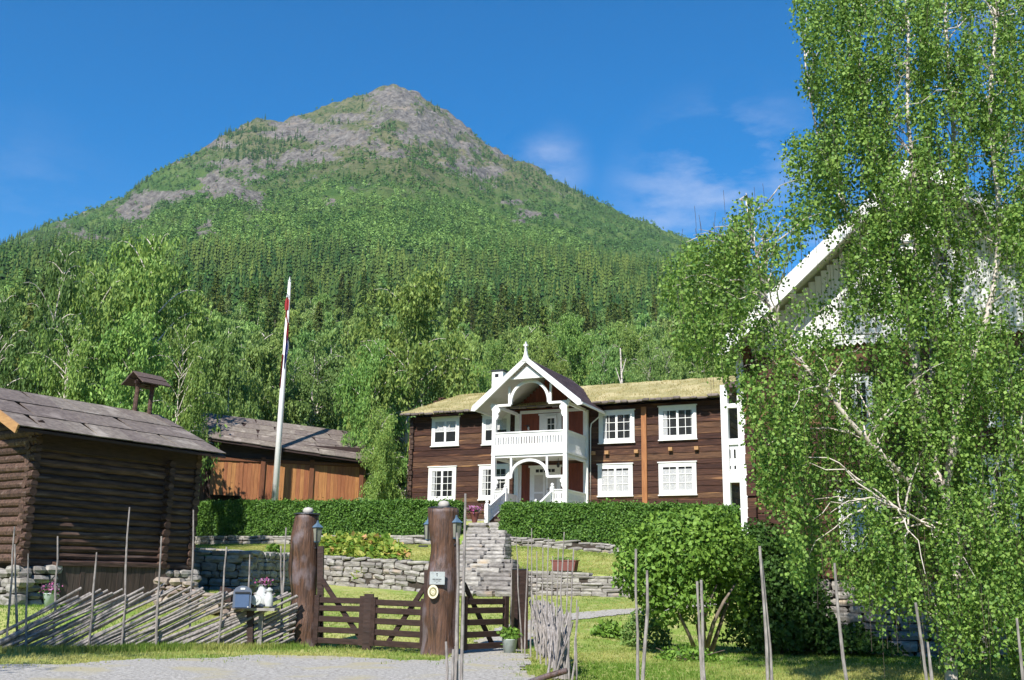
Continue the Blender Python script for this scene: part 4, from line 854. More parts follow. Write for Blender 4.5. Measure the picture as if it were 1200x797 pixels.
def hedge(label, s0, s1, o, wd, zb, zt, n, seed):
    rng = np.random.default_rng(seed); t = thing('hedge', label, 'hedge', (*xy_of((s0+s1)/2, o), zb(.5)-.1), -HA)
    L_ = s1-s0; z0 = t.location[2]
    def surf(n):
        f = rng.random(n); u = rng.uniform(0, 1, n); top = f < .42; hgt = np.array([zt(q) for q in (0, 1)]); zz1 = hgt[0]+(hgt[1]-hgt[0])*u; zz0 = zb(0)+(zb(1)-zb(0))*u
        x = (u-.5)*L_; v = rng.uniform(0, 1, n); y = np.where(top, (v-.5)*wd, -wd/2); z = np.where(top, zz1, zz0+(zz1-zz0)*v)
        nx = np.zeros((n, 3)); nx[:, 2] = np.where(top, 1, .15); nx[:, 1] = np.where(top, -.1, -1)
        r = rng.random(n); end = r < .05; side = rng.choice([-1, 1], n); x = np.where(end, side*L_/2, x); y = np.where(end, rng.uniform(-.5, .5, n)*wd, y); z = np.where(end, zz0+(zz1-zz0)*v, z)
        back = (r > .05) & (r < .12); y = np.where(back, wd/2, y)
        # rounded shoulders
        q = np.clip((z-(zz1-.22))/.22, 0, 1); y = np.where(~top, y*(1-.10*q), y); z = np.where(top, z-.16*np.clip((np.abs(y)-wd/2+.2)/.2, 0, 1)**2, z)
        ex = np.clip((np.abs(x)-L_/2+.35)/.35, 0, 1)**2; z = z-.18*ex; y = y*(1-.15*ex)
        lump = (fbm(x*1.3+seed*7, z*1.6+y, 4)-.5)*.42; y = y+lump*np.where(top, 0, -1)*np.sign(-y+1e-6)*-1; z = z+np.where(top, lump*.5, 0)
        return np.stack([x, y, z-z0], 1), nx
    P, nx = surf(n); P = P+rng.normal(size=P.shape)*(.035+.05*(rng.random((n, 1)) < .15)); fastmesh('foliage', leafquads(P, .105, rng, .0, .75, nx), quads(n), M['hedgeleaf'], t)
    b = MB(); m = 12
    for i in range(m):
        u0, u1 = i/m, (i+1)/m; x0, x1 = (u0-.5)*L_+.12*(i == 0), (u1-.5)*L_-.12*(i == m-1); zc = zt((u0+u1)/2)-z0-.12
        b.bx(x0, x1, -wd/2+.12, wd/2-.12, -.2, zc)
    b.build('dark_core', M['hedgecore'], t); return t  # solid core, shade between the leaves put into its dark colour
M['hedgecore'] = mat('hedge_dark_core', (.035, .07, .018), (.018, .035, .010), 14, rough=.9, bump=.8, island=.05)  # shaded depth of the hedge painted as dark green
hedge('long clipped dark green hedge left of the stone steps', -18.2, -1.65, 6.25, 1.0, lambda u: 3.55, lambda u: 5.34-.28*u, 60000, 3)
hedge('clipped green hedge in front of the cottage, right of the stone steps', .62, 11.2, 6.25, 1.0, lambda u: 3.45-.35*u, lambda u: 4.96-.32*u, 42000, 4)
# ================================================================ GATE
def gatepost(name, label, bx_, by_, bz_, tx_, ty_, tz_, rad, seed):
    t = thing(name, label, 'gate post', (bx_, by_, bz_)); rng = np.random.default_rng(seed); k = 26; n = 34; h = tz_-bz_; vs = []
    for i in range(n):
        u = i/(n-1); c = np.array([(tx_-bx_)*u, (ty_-by_)*u]); c = c+np.array([math.sin(u*5+seed)*.035, 0]); a = np.arange(k)*2*math.pi/k
        r = rad*(1.14-.12*u+.16*math.exp(-u*9))*(1+.085*np.sin(u*10+seed+.9*np.sin(a))*min(1, u*3)+.04*np.sin(3*a+u*6+seed)+.06*np.sin(u*21+seed*2+a)*np.cos(a-1)+rng.normal(size=k)*.010)
        vs.append(np.stack([c[0]+np.cos(a)*r, c[1]+np.sin(a)*r, np.full(k, u*h)], 1))
    b = MB(); f = [(i*k+j, i*k+(j+1) % k, (i+1)*k+(j+1) % k, (i+1)*k+j) for i in range(n-1) for j in range(k)]+[tuple((n-1)*k+j for j in range(k))]; b.add(np.concatenate(vs), f); b.build('trunk_post', M['postwood'], t, smooth=True)
    dx, dy = tx_-bx_, ty_-by_
    b = MB(); b.lathe((dx, dy, h), [(rad*1.0, -.01), (rad*1.04, .0), (rad*1.02, .02), (rad*.85, .03)], 20, .01); b.build('cap', M['iron'], t)
    b = MB(); b.stone((dx+.02, dy, h+.085), (.27, .27, .19), p=2.3, jit=.03); o = b.build('top_stone', M['enamelstone'], t, smooth=True)
    return t, h
M['enamelstone'] = mat('pale_round_stone', (.52, .49, .46), (.36, .34, .32), 6, island=.02, bump=.2)
def lantern(t, x, y, z, s=1.0):
    l_ = bpy.data.objects.new('lantern', None); C.objects.link(l_); l_.parent = t; l_.location = (x, y, z)
    b = MB(); b.lathe((0, 0, 0), [(.16*s, .17), (.17*s, .18), (.05*s, .27), (.03*s, .30), (.02, .34), (0, .345)], 4); b.lathe((0, 0, 0), [(.09*s, -.17), (.10*s, -.15), (.02, -.19)], 4); b.each('lantern_cap', M['lampblue'], l_)
    b = MB(); b.lathe((0, 0, 0), [(.085*s, -.145), (.125*s, .165)], 4); b.build('lantern_glass', mat('lantern_glass', (.26, .27, .22), (.18, .19, .16), 9, rough=.15, island=0, spec=.5) if 'lantern_glass' not in bpy.data.materials else bpy.data.materials['lantern_glass'], l_)
    b = MB()
    for i in range(4):
        a = i*math.pi/2; b.bar((math.cos(a)*.092*s, math.sin(a)*.092*s, -.15), (math.cos(a)*.132*s, math.sin(a)*.132*s, .17), .016, .016)
    b.bar((0, .0, -.19), (0, .0, -.36), .05, .05); b.bar((0, .0, -.30), (-.2, .12, -.30), .035, .035); b.each('lantern_bracket', M['iron'], l_)
pa = at(354, 757, 25.2); pt = at(360, 603, 25.2); pb1, h1 = gatepost('gate_post', 'left of the two thick dark log gate posts, stone on top and one lantern', pa[0], pa[1], Hs(pa[0], pa[1])-.1, pt[0], pt[1], pt[2], .31, 1)
qa = at(516, 768, 23.2); qt = at(519, 596, 23.2); pb2, h2 = gatepost('gate_post', 'thick dark log gate post bearing the plaque and oval badge', qa[0], qa[1], Hs(qa[0], qa[1])-.1, qt[0], qt[1], qt[2], .315, 4)
def rel(t, p): return [float(p[i]-t.location[i]) for i in range(3)]
lantern(pb1, *rel(pb1, at(371.5, 627, 25.0)), .85); lantern(pb2, *rel(pb2, at(534.5, 622, 23.0)), .85); lantern(pb2, *rel(pb2, at(501.5, 624, 23.3)), .65)
for o_, (px, Y, a0, a1) in ((pb1, (375, 25.1, 640, 752)), (pb2, (534, 23.1, 632, 762)), (pb2, (500, 23.2, 668, 764))):
    b = MB(); A_ = rel(o_, at(px, a1, Y)); B_ = rel(o_, at(px+1, a0, Y)); b.bar(A_, B_, .14, .14, up=(0, 1, 0)); b.build('side_post', M['gatewood'], o_)
# plaque and oval badge
q = rel(pb2, at(512.5, 677.5, 22.74)); b = MB(); b.box((0, 0, 0), (.33, .02, .27)); pl = b.build('plaque', M['plaque'], pb2, loc=q); pl.rotation_euler = (0, 0, -.12); pl['label'] = 'square grey metal plaque on the gate post'
b = MB()
for i, (w, z, h) in enumerate(((.05, .09, .022), (.03, .05, .022), (.20, -.025, .022), (.15, -.06, .012), (.04, -.095, .01))):
    nseg = max(1, int(w/.03)); 
    for j in range(nseg): b.bx(-w/2+j*w/nseg, -w/2+(j+.7)*w/nseg, -.014, -.0102, z-h/2, z+h/2)
b.build('lettering', M['letter'], pl)
q = rel(pb2, at(507.5, 693.5, 22.76)); b = MB(); n = 28; 
b.prism([(.115*math.cos(2*math.pi*i/n), .145*math.sin(2*math.pi*i/n)) for i in range(n)], 'y', -.01, .01); bd_ = b.build('badge', M['cream'], pb2, loc=q); bd_.rotation_euler = (0, 0, -.12); bd_['label'] = 'cream oval badge with a round olive emblem'
b = MB()
for i in range(n): a0, a1 = 2*math.pi*i/n, 2*math.pi*(i+.75)/n; b.prism([(.052*math.cos(a0), .06*math.sin(a0)), (.052*math.cos(a1), .06*math.sin(a1)), (.082*math.cos(a1), .10*math.sin(a1)), (.082*math.cos(a0), .10*math.sin(a0))], 'y', -.0145, -.0105)
for i in range(7): a = 2*math.pi*i/7; b.prism([(.008*math.cos(a+k), .008*math.sin(a+k)) for k in (0, 2.1, 4.2)] if 0 else [(.03*math.cos(a)+.011*math.cos(k), .036*math.sin(a)+.011*math.sin(k)) for k in (0, 1.57, 3.14, 4.71)], 'y', -.0145, -.0105)
b.build('emblem', M['badge'], bd_)
def gate(label, A, B, ztop, zbot, diag, stile=.13, leaves=1, endpost=None):
    A = np.array(A, float); B = np.array(B, float); d = B-A; ln = float(np.linalg.norm(d)); t = thing('gate', label, 'gate', (*A, zbot), math.atan2(d[1], d[0])); h = ztop-zbot
    for x in (.06, ln-.06): b = MB(); b.bx(x-stile/2, x+stile/2, -.045, .045, .0, h+.10); b.build('stile', M['gatewood'], t)
    for zz in (.07, .31, .56, .80, .985): b = MB(); b.bar((.12, -.0, h*zz), (ln-.12, -.0, h*zz+RNG.normal()*.004), .05, .13, cham=.01); b.build('rail', M['gatewood'], t)
    for (x0, z0, x1, z1) in diag: b = MB(); b.bar((x0*ln, .052, z0*h), (x1*ln, .052, z1*h), .045, .11); b.build('brace', M['gatewood'], t)
    return t
gz0 = .0
G0 = at(367, 757, 24.9)[:2]; G1 = at(430, 757, 24.3)[:2]; G2 = at(498, 757, 23.35)[:2]
zt0 = at(400, 703, 24.6)[2]; 
g1_ = gate('left leaf of the dark wooden farm gate, with brace falling to the right', G0, (G1[0]-.09, G1[1]+.05), zt0, .10, [(.06, 1.48, .95, .1)])
g2_ = gate('middle leaf of the dark wooden farm gate, with brace rising to the plaque post', (G1[0]+.09, G1[1]-.05), G2, zt0-.02, .10, [(.30, .1, .97, 1.42)])
gp = at(430, 757, 24.35); b = MB(); b.bx(-.10, .10, -.10, .10, -.1, at(430, 696, 24.35)[2]); sp = b.build('gate_stop_post', M['gatewood'], loc=(gp[0], gp[1], 0)); tag(sp, 'short square dark post where the two gate leaves meet', 'post')
G3 = at(541, 762, 23.4)[:2]; G4 = at(594, 762, 24.6)[:2]
gate('short right leaf of the dark gate, between the plaque post and the plain post', G3, G4, at(560, 704, 23.9)[2], .08, [(.05, 1.35, .72, .05)])
p3 = at(608, 765, 25.3); b = MB(); b.bx(-.17, .17, -.15, .15, -.2, at(608, 668, 25.3)[2]); sp = b.build('square_gate_post', M['gatewood'], loc=(p3[0], p3[1], 0)); sp.rotation_euler = (0, .0, .3); tag(sp, 'plain square dark gate post where the braided fence begins', 'gate post')
b = MB(); b.bx(-.175, .175, -.155, .155, 0, .03); b.build('cap', M['iron'], sp, loc=(0, 0, at(608, 668, 25.3)[2]+.001))
# ================================================================ FENCES of split poles
def stake(par, x, y, z0, x1, y1, z1, r=.022, m=None, nm='stake'):
    b = MB(); n = 7; t = np.linspace(0, 1, n)[:, None]; p = np.array([x, y, z0])*(1-t)+np.array([x1, y1, z1])*t; bw = RNG.normal(size=2)*.018; p[:, 0] += np.sin(t[:, 0]*3.1)*bw[0]+RNG.normal(size=n)*.004; p[:, 1] += np.sin(t[:, 0]*3.1)*bw[1]
    rr = np.linspace(r, r*.62, n); rr[-1] = r*.22; b.tube(p, rr, 6, jit=.08); return b.build(nm, m or M['greywood'], par, smooth=True)
fl = thing('pole_fence', 'grey fence of slanting split poles and tall stakes before the log barn', 'fence', (-6, 22.8, 0))
def F0(px): return at(px, np.interp(px, [-60, 0, 60, 140, 220, 335], [776, 774, 771, 767, 762, 752]), np.interp(px, [-60, 0, 60, 140, 220, 335], [21.6, 21.9, 22.3, 22.9, 23.5, 24.6]))
def add_l(par, P, Q, r0, r1, nm='rail', m=None, k=7):
    b = MB(); L_ = np.array(par.location); n = 6; t = np.linspace(0, 1, n)[:, None]; p = (np.array(P)-L_)*(1-t)+(np.array(Q)-L_)*t; p += RNG.normal(size=p.shape)*.009; b.tube(p, np.linspace(r0, r1, n)*RNG.uniform(.85, 1.15, n), k, jit=.10); return b.build(nm, m or M['greywood'], par)
for (pb_, pt_, yt) in ((2, 18, 617), (18, 17, 638), (31, 33, 648), (59, 68, 628), (105, 113, 647), (142, 151, 594), (143, 147, 697), (183, 189, 629), (220, 227, 597), (256, 266, 642), (290, 292, 650), (327, 335, 618), (-25, -15, 630), (331, 329, 640)):
    q = F0(pb_); z0 = Hs(q[0], q[1]); k = -.05 if RNG.random() < .5 else .12; tq = at(pt_, yt, q[1]+k)
    add_l(fl, (q[0], q[1]+k, z0-.15), tq, .030, .015, 'stake', k=6)
x0 = -50; i = 0
while x0 < 325:
    a = F0(x0); za = Hs(a[0], a[1]); bx1 = x0+RNG.uniform(115, 160); 
    e = F0(min(bx1, 345)); hgt = 1.22*min(1, (min(bx1, 345)-x0)/118.)*np.interp(x0, [150, 330], [1, .86])+RNG.normal()*.05
    dy = RNG.uniform(-.03, .10)
    add_l(fl, (a[0], a[1]+dy, za+.02), (e[0], e[1]+dy, Hs(e[0], e[1])+hgt), RNG.uniform(.028, .046), RNG.uniform(.020, .034)); x0 += RNG.uniform(5.2, 8.6); i += 1
# fence running from the gate post towards the camera
fr = thing('pole_fence', 'braided grey pole fence with tall thin stakes running from the gate towards the road', 'fence', (.8, 21, 0))
RA = np.array([.55, 25.6]); RB = np.array([.85, 17.4]); rl = np.linalg.norm(RB-RA)
def rpt(u): return RA+(RB-RA)*u+np.array([.25*math.sin(u*3.1), 0])
for i in range(100):
    u = -.02+i*.0105+RNG.normal()*.004; a = rpt(min(1, u+.20)); c = rpt(max(0, u)); za, zc = Hs(*a), Hs(*c)
    if u > 1: break
    hgt = 1.12-.18*u+RNG.normal()*.09; add_l(fr, (a[0]+RNG.normal()*.09, a[1]+.3, za+.03), (c[0]+RNG.normal()*.10, c[1], zc+hgt), .024, .018, k=6)
for (px, py, Y, pbx, lean) in ((600, 652, 24.7, 598, 0), (605, 630, 23.9, 612, 0), (612, 664, 25.4, 613, 0), (619, 632, 22.9, 614, 0), (624, 618, 22.6, 622, 0), (629, 645, 22.0, 630, 0), (637, 640, 21.2, 634, 0), (642, 630, 20.6, 640, 0), (648, 652, 20.2, 645, 0), (655, 640, 19.8, 650, 0), (661, 624, 19.4, 655, 0), (666, 655, 19.0, 661, 0), (672, 643, 18.6, 665, 0), (669, 706, 17.5, 666, 0), (676, 702, 17.3, 675, 0), (677, 710, 17.1, 670, 0)):
    u = (Y-RA[1])/(RB[1]-RA[1]); g = at(pbx, 760, Y); tq = at(px, py, Y); add_l(fr, (g[0], Y, Hs(g[0], Y)-.2), tq, .021, .011, 'stake', k=6)
b = MB(); b.tube(np.array([at(612, 803, 17.5), at(640, 793, 17.3), at(664, 786, 17.1)])-np.array(fr.location), [.05, .05, .045], 8, jit=.05); b.build('bottom_pole', M['postwood'], fr, smooth=True)
# stakes of the roadside fence in the foreground
ff = thing('pole_fence', 'row of tall bare grey fence stakes along the bottom of the right lawn', 'fence', (4, 15, -1.0))
lst = [(745, 643, 748, 15.2), (758, 668, 755, 15.1), (817, 682, 823, 15.0), (822, 680, 826, 14.9), (891, 640, 899, 14.8), (892, 655, 904, 14.9), (976, 660, 992, 14.6), (1073, 706, 1088, 14.3), (1087, 751, 1091, 14.2), (1192, 724, 1199, 13.9)]
lst2 = [(546, 577, 541, 14.6), (536, 625, 536, 14.8), (523, 752, 523, 14.7), (534, 757, 532, 14.9), (531, 760, 530, 14.6)]
fg = thing('fence_stakes', 'bundle of tall grey stakes standing at the road edge right of the plaque post', 'fence', (-.9, 14.7, -1.0))
for par, L__ in ((ff, lst), (fg, lst2)):
    for (px, py, pbx, Y) in L__:
        tq = at(px, py, Y); g = at(pbx, 797, Y); dd = (g-tq); z0 = Hs(g[0], Y)-.2; k = (z0-tq[2])/dd[2]; add_l(par, tq+dd*k, tq, .031, .017, 'stake', k=7)
for i in range(26):
    xx = .9+i*.32; Y = 15.3-.13*xx; z0 = Hs(xx, Y); z1 = Hs(xx+1.6, Y-.15); add_l(ff, (xx, Y+.05, z0+.02), (xx+1.7, Y-.2, min(z1+.85, .02)), .04, .035)
# ================================================================ SMALL OBJECTS
# letterboxes on a board
q = at(283, 712, 23.9); mb_ = thing('mailbox', 'blue grey rounded plastic mailbox on a dark board by the pole fence', 'mailbox', (q[0], q[1], q[2]-.02))
b = MB(); w, h, dd = .40, .50, .42; pr = [(-w/2, 0), (w/2, 0), (w/2, h*.72)]+[(w/2*math.cos(a), h*.72+h*.28*math.sin(a)) for a in np.linspace(.25, math.pi-.25, 7)]+[(-w/2, h*.72)]
b.prism(pr, 'y', -dd/2, dd/2); b.build('box_body', M['mailgrey'], mb_)
b = MB(); b.bx(-.15, .15, -dd/2-.018, -dd/2, .03, .31); b.build('front_door', M['mailblue'], mb_)
b = MB(); b.bx(-.165, .165, -dd/2-.03, -dd/2+.0, .335, .37); b.bx(-.2, .2, -dd/2-.024, -dd/2, -.0, .02); b.each('slot', M['iron'], mb_)
b = MB(); b.bx(-.05, .05, -dd/2-.01, -dd/2-.001, .415, .455); b.bx(.12, .15, -dd/2-.02, -dd/2-.018, .03, .05); b.each('name_label', M['white'], mb_)
mb_.rotation_euler = (0, 0, .25)
b = MB(); A_ = at(257, 695, 24.2); B_ = at(298, 704, 24.05); b.bar(A_, B_, .05, .30); bo = b.build('letterbox_board', M['gatewood']); tag(bo, 'dark horizontal board carrying the mailbox', 'board')
b = MB(); A_ = at(293, 760, 24.15); B_ = at(294, 700, 24.15); b.bar(A_, B_, .14, .14, up=(0, 1, 0)); b.build('board_post', M['gatewood'], bo)
def can(name, label, px, py, Y, s, flowers=False):
    q = at(px, py, Y); t = thing(name, label, 'milk can', q); b = MB(); b.lathe((0, 0, 0), [(.13*s, 0), (.14*s, .02), (.14*s, .30*s), (.10*s, .38*s), (.085*s, .42*s), (.085*s, .47*s), (.105*s, .49*s)], 16); b.build('can_body', M['enamel'], t, smooth=True)
    if not flowers: b = MB(); b.lathe((0, 0, .49*s), [(.11*s, 0), (.115*s, .03), (.05*s, .05), (.045*s, .07)], 14); b.build('lid', M['enamel'], t)
    b = MB()
    for sx in (-1, 1): b.tube([(sx*.10*s, 0, .44*s), (sx*.15*s, 0, .42*s), (sx*.14*s, 0, .34*s)], .01, 5)
    b.each('handle', M['iron'], t); return t
mc = can('milk_can', 'white enamel milk can planted with dark pink flowers by the mailbox', 306, 711, 24.3, 1.0, True)
can('milk_can', 'pale narrow milk can right of the flowering one', 314.5, 711, 24.2, .72)
b = MB(); b.prism([(.12*math.cos(2*math.pi*i/20), .12*math.sin(2*math.pi*i/20)) for i in range(20)], 'y', -.015, .015); ld = b.build('round_lid', M['enamel'], loc=at(300, 703, 23.95)); tag(ld, 'round white lid leaning against the flowering milk can', 'lid')
b = MB(); b.prism([(.05*math.cos(2*math.pi*i/16), .05*math.sin(2*math.pi*i/16)) for i in range(16)], 'y', -.03, -.0155); b.build('knob', M['enamel'], ld)
sb = at(307, 712, 24.25); b = MB(); b.bx(-.35, .35, -.28, .28, -.06, 0); b.bx(-.05, .05, -.05, .05, -1.0, -.06); o_ = b.build('stone_slab', M['stone'], loc=(sb[0], sb[1], sb[2]-.005)); tag(o_, 'flat grey slab under the milk cans', 'slab')
def bouquet(t, c, r, n, seed, lm='shadeleaf', fs=.06, h=.16):
    rng = np.random.default_rng(seed); P = np.array(c)+rng.normal(size=(n, 3))*np.array([r, r, h*.5]); fastmesh('foliage', leafquads(P, .07, rng, -.2), quads(n), M[lm], t)
    m = n; P = np.array(c)+np.array([0, 0, h*.5])+rng.normal(size=(m, 3))*np.array([r, r, h*.4]); fastmesh('blossom', leafquads(P, fs, rng, 0, 1.1), quads(m), M['flower'], t)
fa = thing('potted_flowers', 'dark pink flowers growing out of the enamel milk can', 'flowers', np.array(mc.location)+np.array([0, 0, .48])); bouquet(fa, (0.02, 0, .03), .07, 90, 2, fs=.05, h=.10)
# hanging bucket on the barn
q = at(57, 711, 26.9); bk = thing('hanging_flower_bucket', 'pale bucket with pink flowers hanging by the barn door', 'flower pot', q)
b = MB(); b.lathe((0, 0, 0), [(.10, 0), (.155, .32), (.165, .33), (.15, .335)], 18); b.build('bucket', M['palepot'], bk, smooth=True); bouquet(bk, (0, 0, .37), .10, 130, 5); b = MB(); b.tube([(-.14, 0, .32), (-.08, 0, .6), (0, 0, .68), (.08, 0, .6), (.14, 0, .32)], .007, 5); b.bar((0, 0, .68), (0, .55, .95), .02, .02); b.build('hanger', M['iron'], bk)
# urn by the porch stairs
q = at(556, 617, 48.6); ur = thing('flower_urn', 'dark red tapering flower urn with pink blossoms beside the porch stairs', 'flower pot', (q[0], q[1], q[2])); b = MB(); b.lathe((0, 0, 0), [(.17, 0), (.18, .04), (.10, .08), (.11, .2), (.22, .58), (.27, .64), (.24, .65)], 16); b.build('urn', M['terracotta'], ur, smooth=True); bouquet(ur, (0, 0, .72), .17, 260, 7, fs=.09)
# brown planter on the lower wall
q = at(662, 669, 40.0); s_, o__ = so_of(q[0], q[1]); x, y = xy_of(s_, 11.9); z = float(ztopL(s_)); zq = at(662, 669, y)[2]; pn = thing('planter', 'brown rectangular planter with grey plants on the lawn edge above the wall', 'planter', (at(662, 670, y)[0], y, zq), -HA)
b = MB(); b.box((0, 0, .19), (1.0, .34, .38), taper=1.0); v = b.v[0]; v[v[:, 2] > .2, 0] *= 1.0; v[v[:, 2] < .2, 0] *= .86; b.bx(-.53, .53, -.19, .19, .36, .40); b.build('pot', M['terracotta'], pn); rng = np.random.default_rng(3); P = np.array([0, 0, .42])+rng.normal(size=(500, 3))*np.array([.28, .07, .05]); fastmesh('foliage', leafquads(P, .06, rng), quads(500), M['midleaf3'], pn)
# green tin pot by the gate
q = at(597, 767, 23.9); tp = thing('plant_pot', 'small pale tin pot with green plant at the foot of the right gate leaf', 'flower pot', (q[0], q[1], Hs(q[0], q[1]))); b = MB(); b.lathe((0, 0, 0), [(.13, 0), (.17, .30), (.18, .31), (.16, .315)], 16); b.build('pot', M['tin'], tp, smooth=True)
rng = np.random.default_rng(4); P = np.array([0, 0, .42])+rng.normal(size=(220, 3))*np.array([.10, .10, .08]); fastmesh('foliage', leafquads(P, .09, rng), quads(220), M['bushleaf'], tp)
# flagpole and limp flag
q = at(322, 586, 56.6); tq = at(338.5, 330, 56.6); fp = thing('flagpole', 'tall white flagpole behind the left hedge', 'flagpole', (q[0], q[1], 4.2)); hh = tq[2]-4.2
b = MB(); b.tube([(0, 0, 0), (0, 0, hh*.5), (0, 0, hh)], [.19, .14, .075], 14); b.build('pole', M['white'], fp, smooth=True); b = MB(); b.lathe((0, 0, hh), [(.09, 0), (.10, .05), (.05, .1), (.03, .2), (.02, .28), (0, .3)], 12); b.build('finial', M['enamel'], fp, smooth=True); b = MB(); b.tube([(.19, -.05, 1.5), (.16, -.05, hh*.5), (.10, -.05, hh-.1)], .012, 4); b.build('halyard', M['greywood'], fp)
fz = float(fp.location[2]); flag = thing('flag', 'limp red, white and blue flag wound round the top of the flagpole', 'flag', (q[0], q[1], fz))
def zof(py): return at(336, py, 56.6)[2]-fz
def cloth(name, pts, m, th=.02):
    """vertical folded strip: list of (z, x0, x1)"""
    b = MB(); n = len(pts); k = 9; v = []
    for z, xa, xb in pts:
        xa, xb = xa*.68, xb*.68
        for j in range(k): u = j/(k-1); v.append((xa+(xb-xa)*u, -.10-.05*math.sin(u*9+z*1.3)-.03, z))
    b.add(v, [(i*k+j, i*k+j+1, (i+1)*k+j+1, (i+1)*k+j) for i in range(n-1) for j in range(k-1)]); b.v[0] = np.concatenate([b.v[0]]); return b.build(name, m, flag)
cloth('red_field', [(zof(349), -.12, .02), (zof(353), -.22, .12), (zof(358), -.24, .12), (zof(364), -.20, .10)], M['flagred']); cloth('red_field', [(zof(376), .0, .05), (zof(380), .1, .22), (zof(396), .06, .26), (zof(402), .08, .16)], M['flagred']); cloth('white_cross', [(zof(345), -.10, .02), (zof(349), -.16, .10)], M['flagwhite'])
cloth('blue_cross', [(zof(394), .12, .22), (zof(404), .08, .32), (zof(420), .02, .26), (zof(432), .05, .12)], M['flagblue']); cloth('white_cross', [(zof(400), .22, .31), (zof(408), .27, .36), (zof(416), .2, .29)], M['flagwhite']); cloth('red_field', [(zof(364), -.12, .0), (zof(372), -.10, .06), (zof(377), .04, .12)], M['flagred'])
cloth('red_field', [(zof(416), -.15, -.03), (zof(430), -.19, -.09), (zof(455), -.20, -.12)], M['flagred'])
# ================================================================ PLANTS
# broad-leaved bed spilling over the lower left wall
bedc = at(425, 650, 43.2); bed = thing('flower_bed', 'bed of broad yellow green and reddish leaves spilling over the stone wall', 'plant', bedc)
rng = np.random.default_rng(11); n = 5200; px = rng.uniform(372, 477, n); py = rng.uniform(627, 682, n); keep = []
bot = np.interp(px, [372, 390, 405, 420, 432, 445, 460, 478], [664, 668, 672, 676, 668, 658, 654, 648]); topp = np.interp(px, [372, 400, 450, 478], [632, 628, 630, 644]); ok = (py < bot) & (py > topp)
px, py = px[ok], py[ok]; P = []
for a, c, bt in zip(px, py, bot[ok]):
    s_, o_ = 0, 0; u = (c-628)/45; x_, y_ = at(a, c, 1)[:2]*0, 0
    Y = np.interp(a, [372, 478], [44.2, 41.8])+1.3*(1-u)-.25; P.append(at(a, c, Y)+rng.normal(size=3)*.05)
P = np.array(P)-bedc; up = np.tile([0, -.45, 1.], (len(P), 1)); fastmesh('leaves', leafquads(P, .26, rng, .1, .95, up), quads(len(P)), M['bedleaf'], bed)
b = MB()
for i in range(0, len(P), 14): b.tube([P[i]-np.array([0, -.12, .3]), P[i]], .012, 4, cap=False)
b.build('stalks', M['bushleaf'], bed)
def small_plant(name, label, cat, px, py, Y, rx, rz, n, size, lm, seed):
    q = at(px, py, Y); q[2] = Hs(q[0], q[1]) if abs(q[2]-Hs(q[0], q[1])) < .8 else q[2]; t = thing(name, label, cat, q); rng = np.random.default_rng(seed); d = rng.normal(size=(n, 3)); d /= np.linalg.norm(d, axis=1)[:, None]; d[:, 2] = abs(d[:, 2]); P = d*rng.uniform(.35, 1, n)[:, None]**.5*np.array([rx, rx*.7, rz]); fastmesh('leaves', leafquads(P, size, rng, -.1), quads(n), M[lm], t)
    b = MB()
    for i in range(8): a = rng.normal(size=2)*rx*.4; b.tube([(0, 0, 0), (a[0], a[1], rz*.8)], .01, 4, cap=False)
    b.build('stalks', M['twig'], t)
small_plant('wild_plant', 'small leafy plant growing from the stone wall left of the gate post', 'plant', 318, 674, 43.6, .38, .5, 260, .14, 'bushleaf', 1)
small_plant('wild_plant', 'low bright green leafy clump on the lawn left of the lilac bush', 'plant', 713, 731, 27.5, .45, .38, 420, .13, 'bushleaf', 2)
small_plant('wild_plant', 'loose pale shrub low at the left foot of the lilac bush', 'shrub', 757, 738, 26.2, .65, .95, 1300, .09, 'midleaf3', 3)
small_plant('wild_plant', 'low green tuft at the foot of the lilac bush behind the double stake', 'plant', 805, 770, 22.8, .7, .3, 500, .10, 'bushleaf', 4)
small_plant('wild_plant', 'thin shrub rising over the right hedge beside the porch', 'shrub', 715, 594, 49.5, .9, 1.1, 500, .12, 'bushleaf', 5)
# lilac bush
def bush(label, cx, basepy, Y, polys, n, size, lm, seed, stems, name='lilac_bush', depth=1.3, twigm='bark', cat='bush'):
    q = at(cx, basepy, Y); z = Hs(q[0], q[1]); t = thing(name, label, cat, (q[0], q[1], z)); rng = np.random.default_rng(seed); base = np.array([q[0], q[1], z]); P = []; Nn = []
    per = [int(n*p[4]) for p in polys]
    for (ex, ey, rx, ry, w, dy), m in zip(polys, per):
        c = at(ex, ey, Y+dy); sx_ = rx/1200*Y; sz_ = ry/1200*Y; m_ = int(m); d = rng.normal(size=(m_, 3)); d /= np.linalg.norm(d, axis=1)[:, None]; r = rng.uniform(.0, 1, m_)[:, None]**.28
        lump = 1+.62*(fbm(d[:, 0]*3+seed+ex, d[:, 2]*3+d[:, 1]*2, 4)-.5)[:, None]; P.append(c+d*r*lump*np.array([sx_, min(depth, sx_*1.0), sz_])); Nn.append(d+np.array([0, 0, .35]))
    P = np.concatenate(P)-base; Nn = np.concatenate(Nn); k = P[:, 2] > .12; P = P[k]; Nn = Nn[k]; fastmesh('foliage', leafquads(P, size, rng, .25, .72, Nn), quads(len(P)), M[lm], t)
    for pts in stems:
        b = MB(); pp = [at(a, c, Y+dy)-base for a, c, dy in pts]; b.tube(pp, np.linspace(.06, .018, len(pp)), 6, jit=.1); b.build('stem', M[twigm], t, smooth=True)
    return t
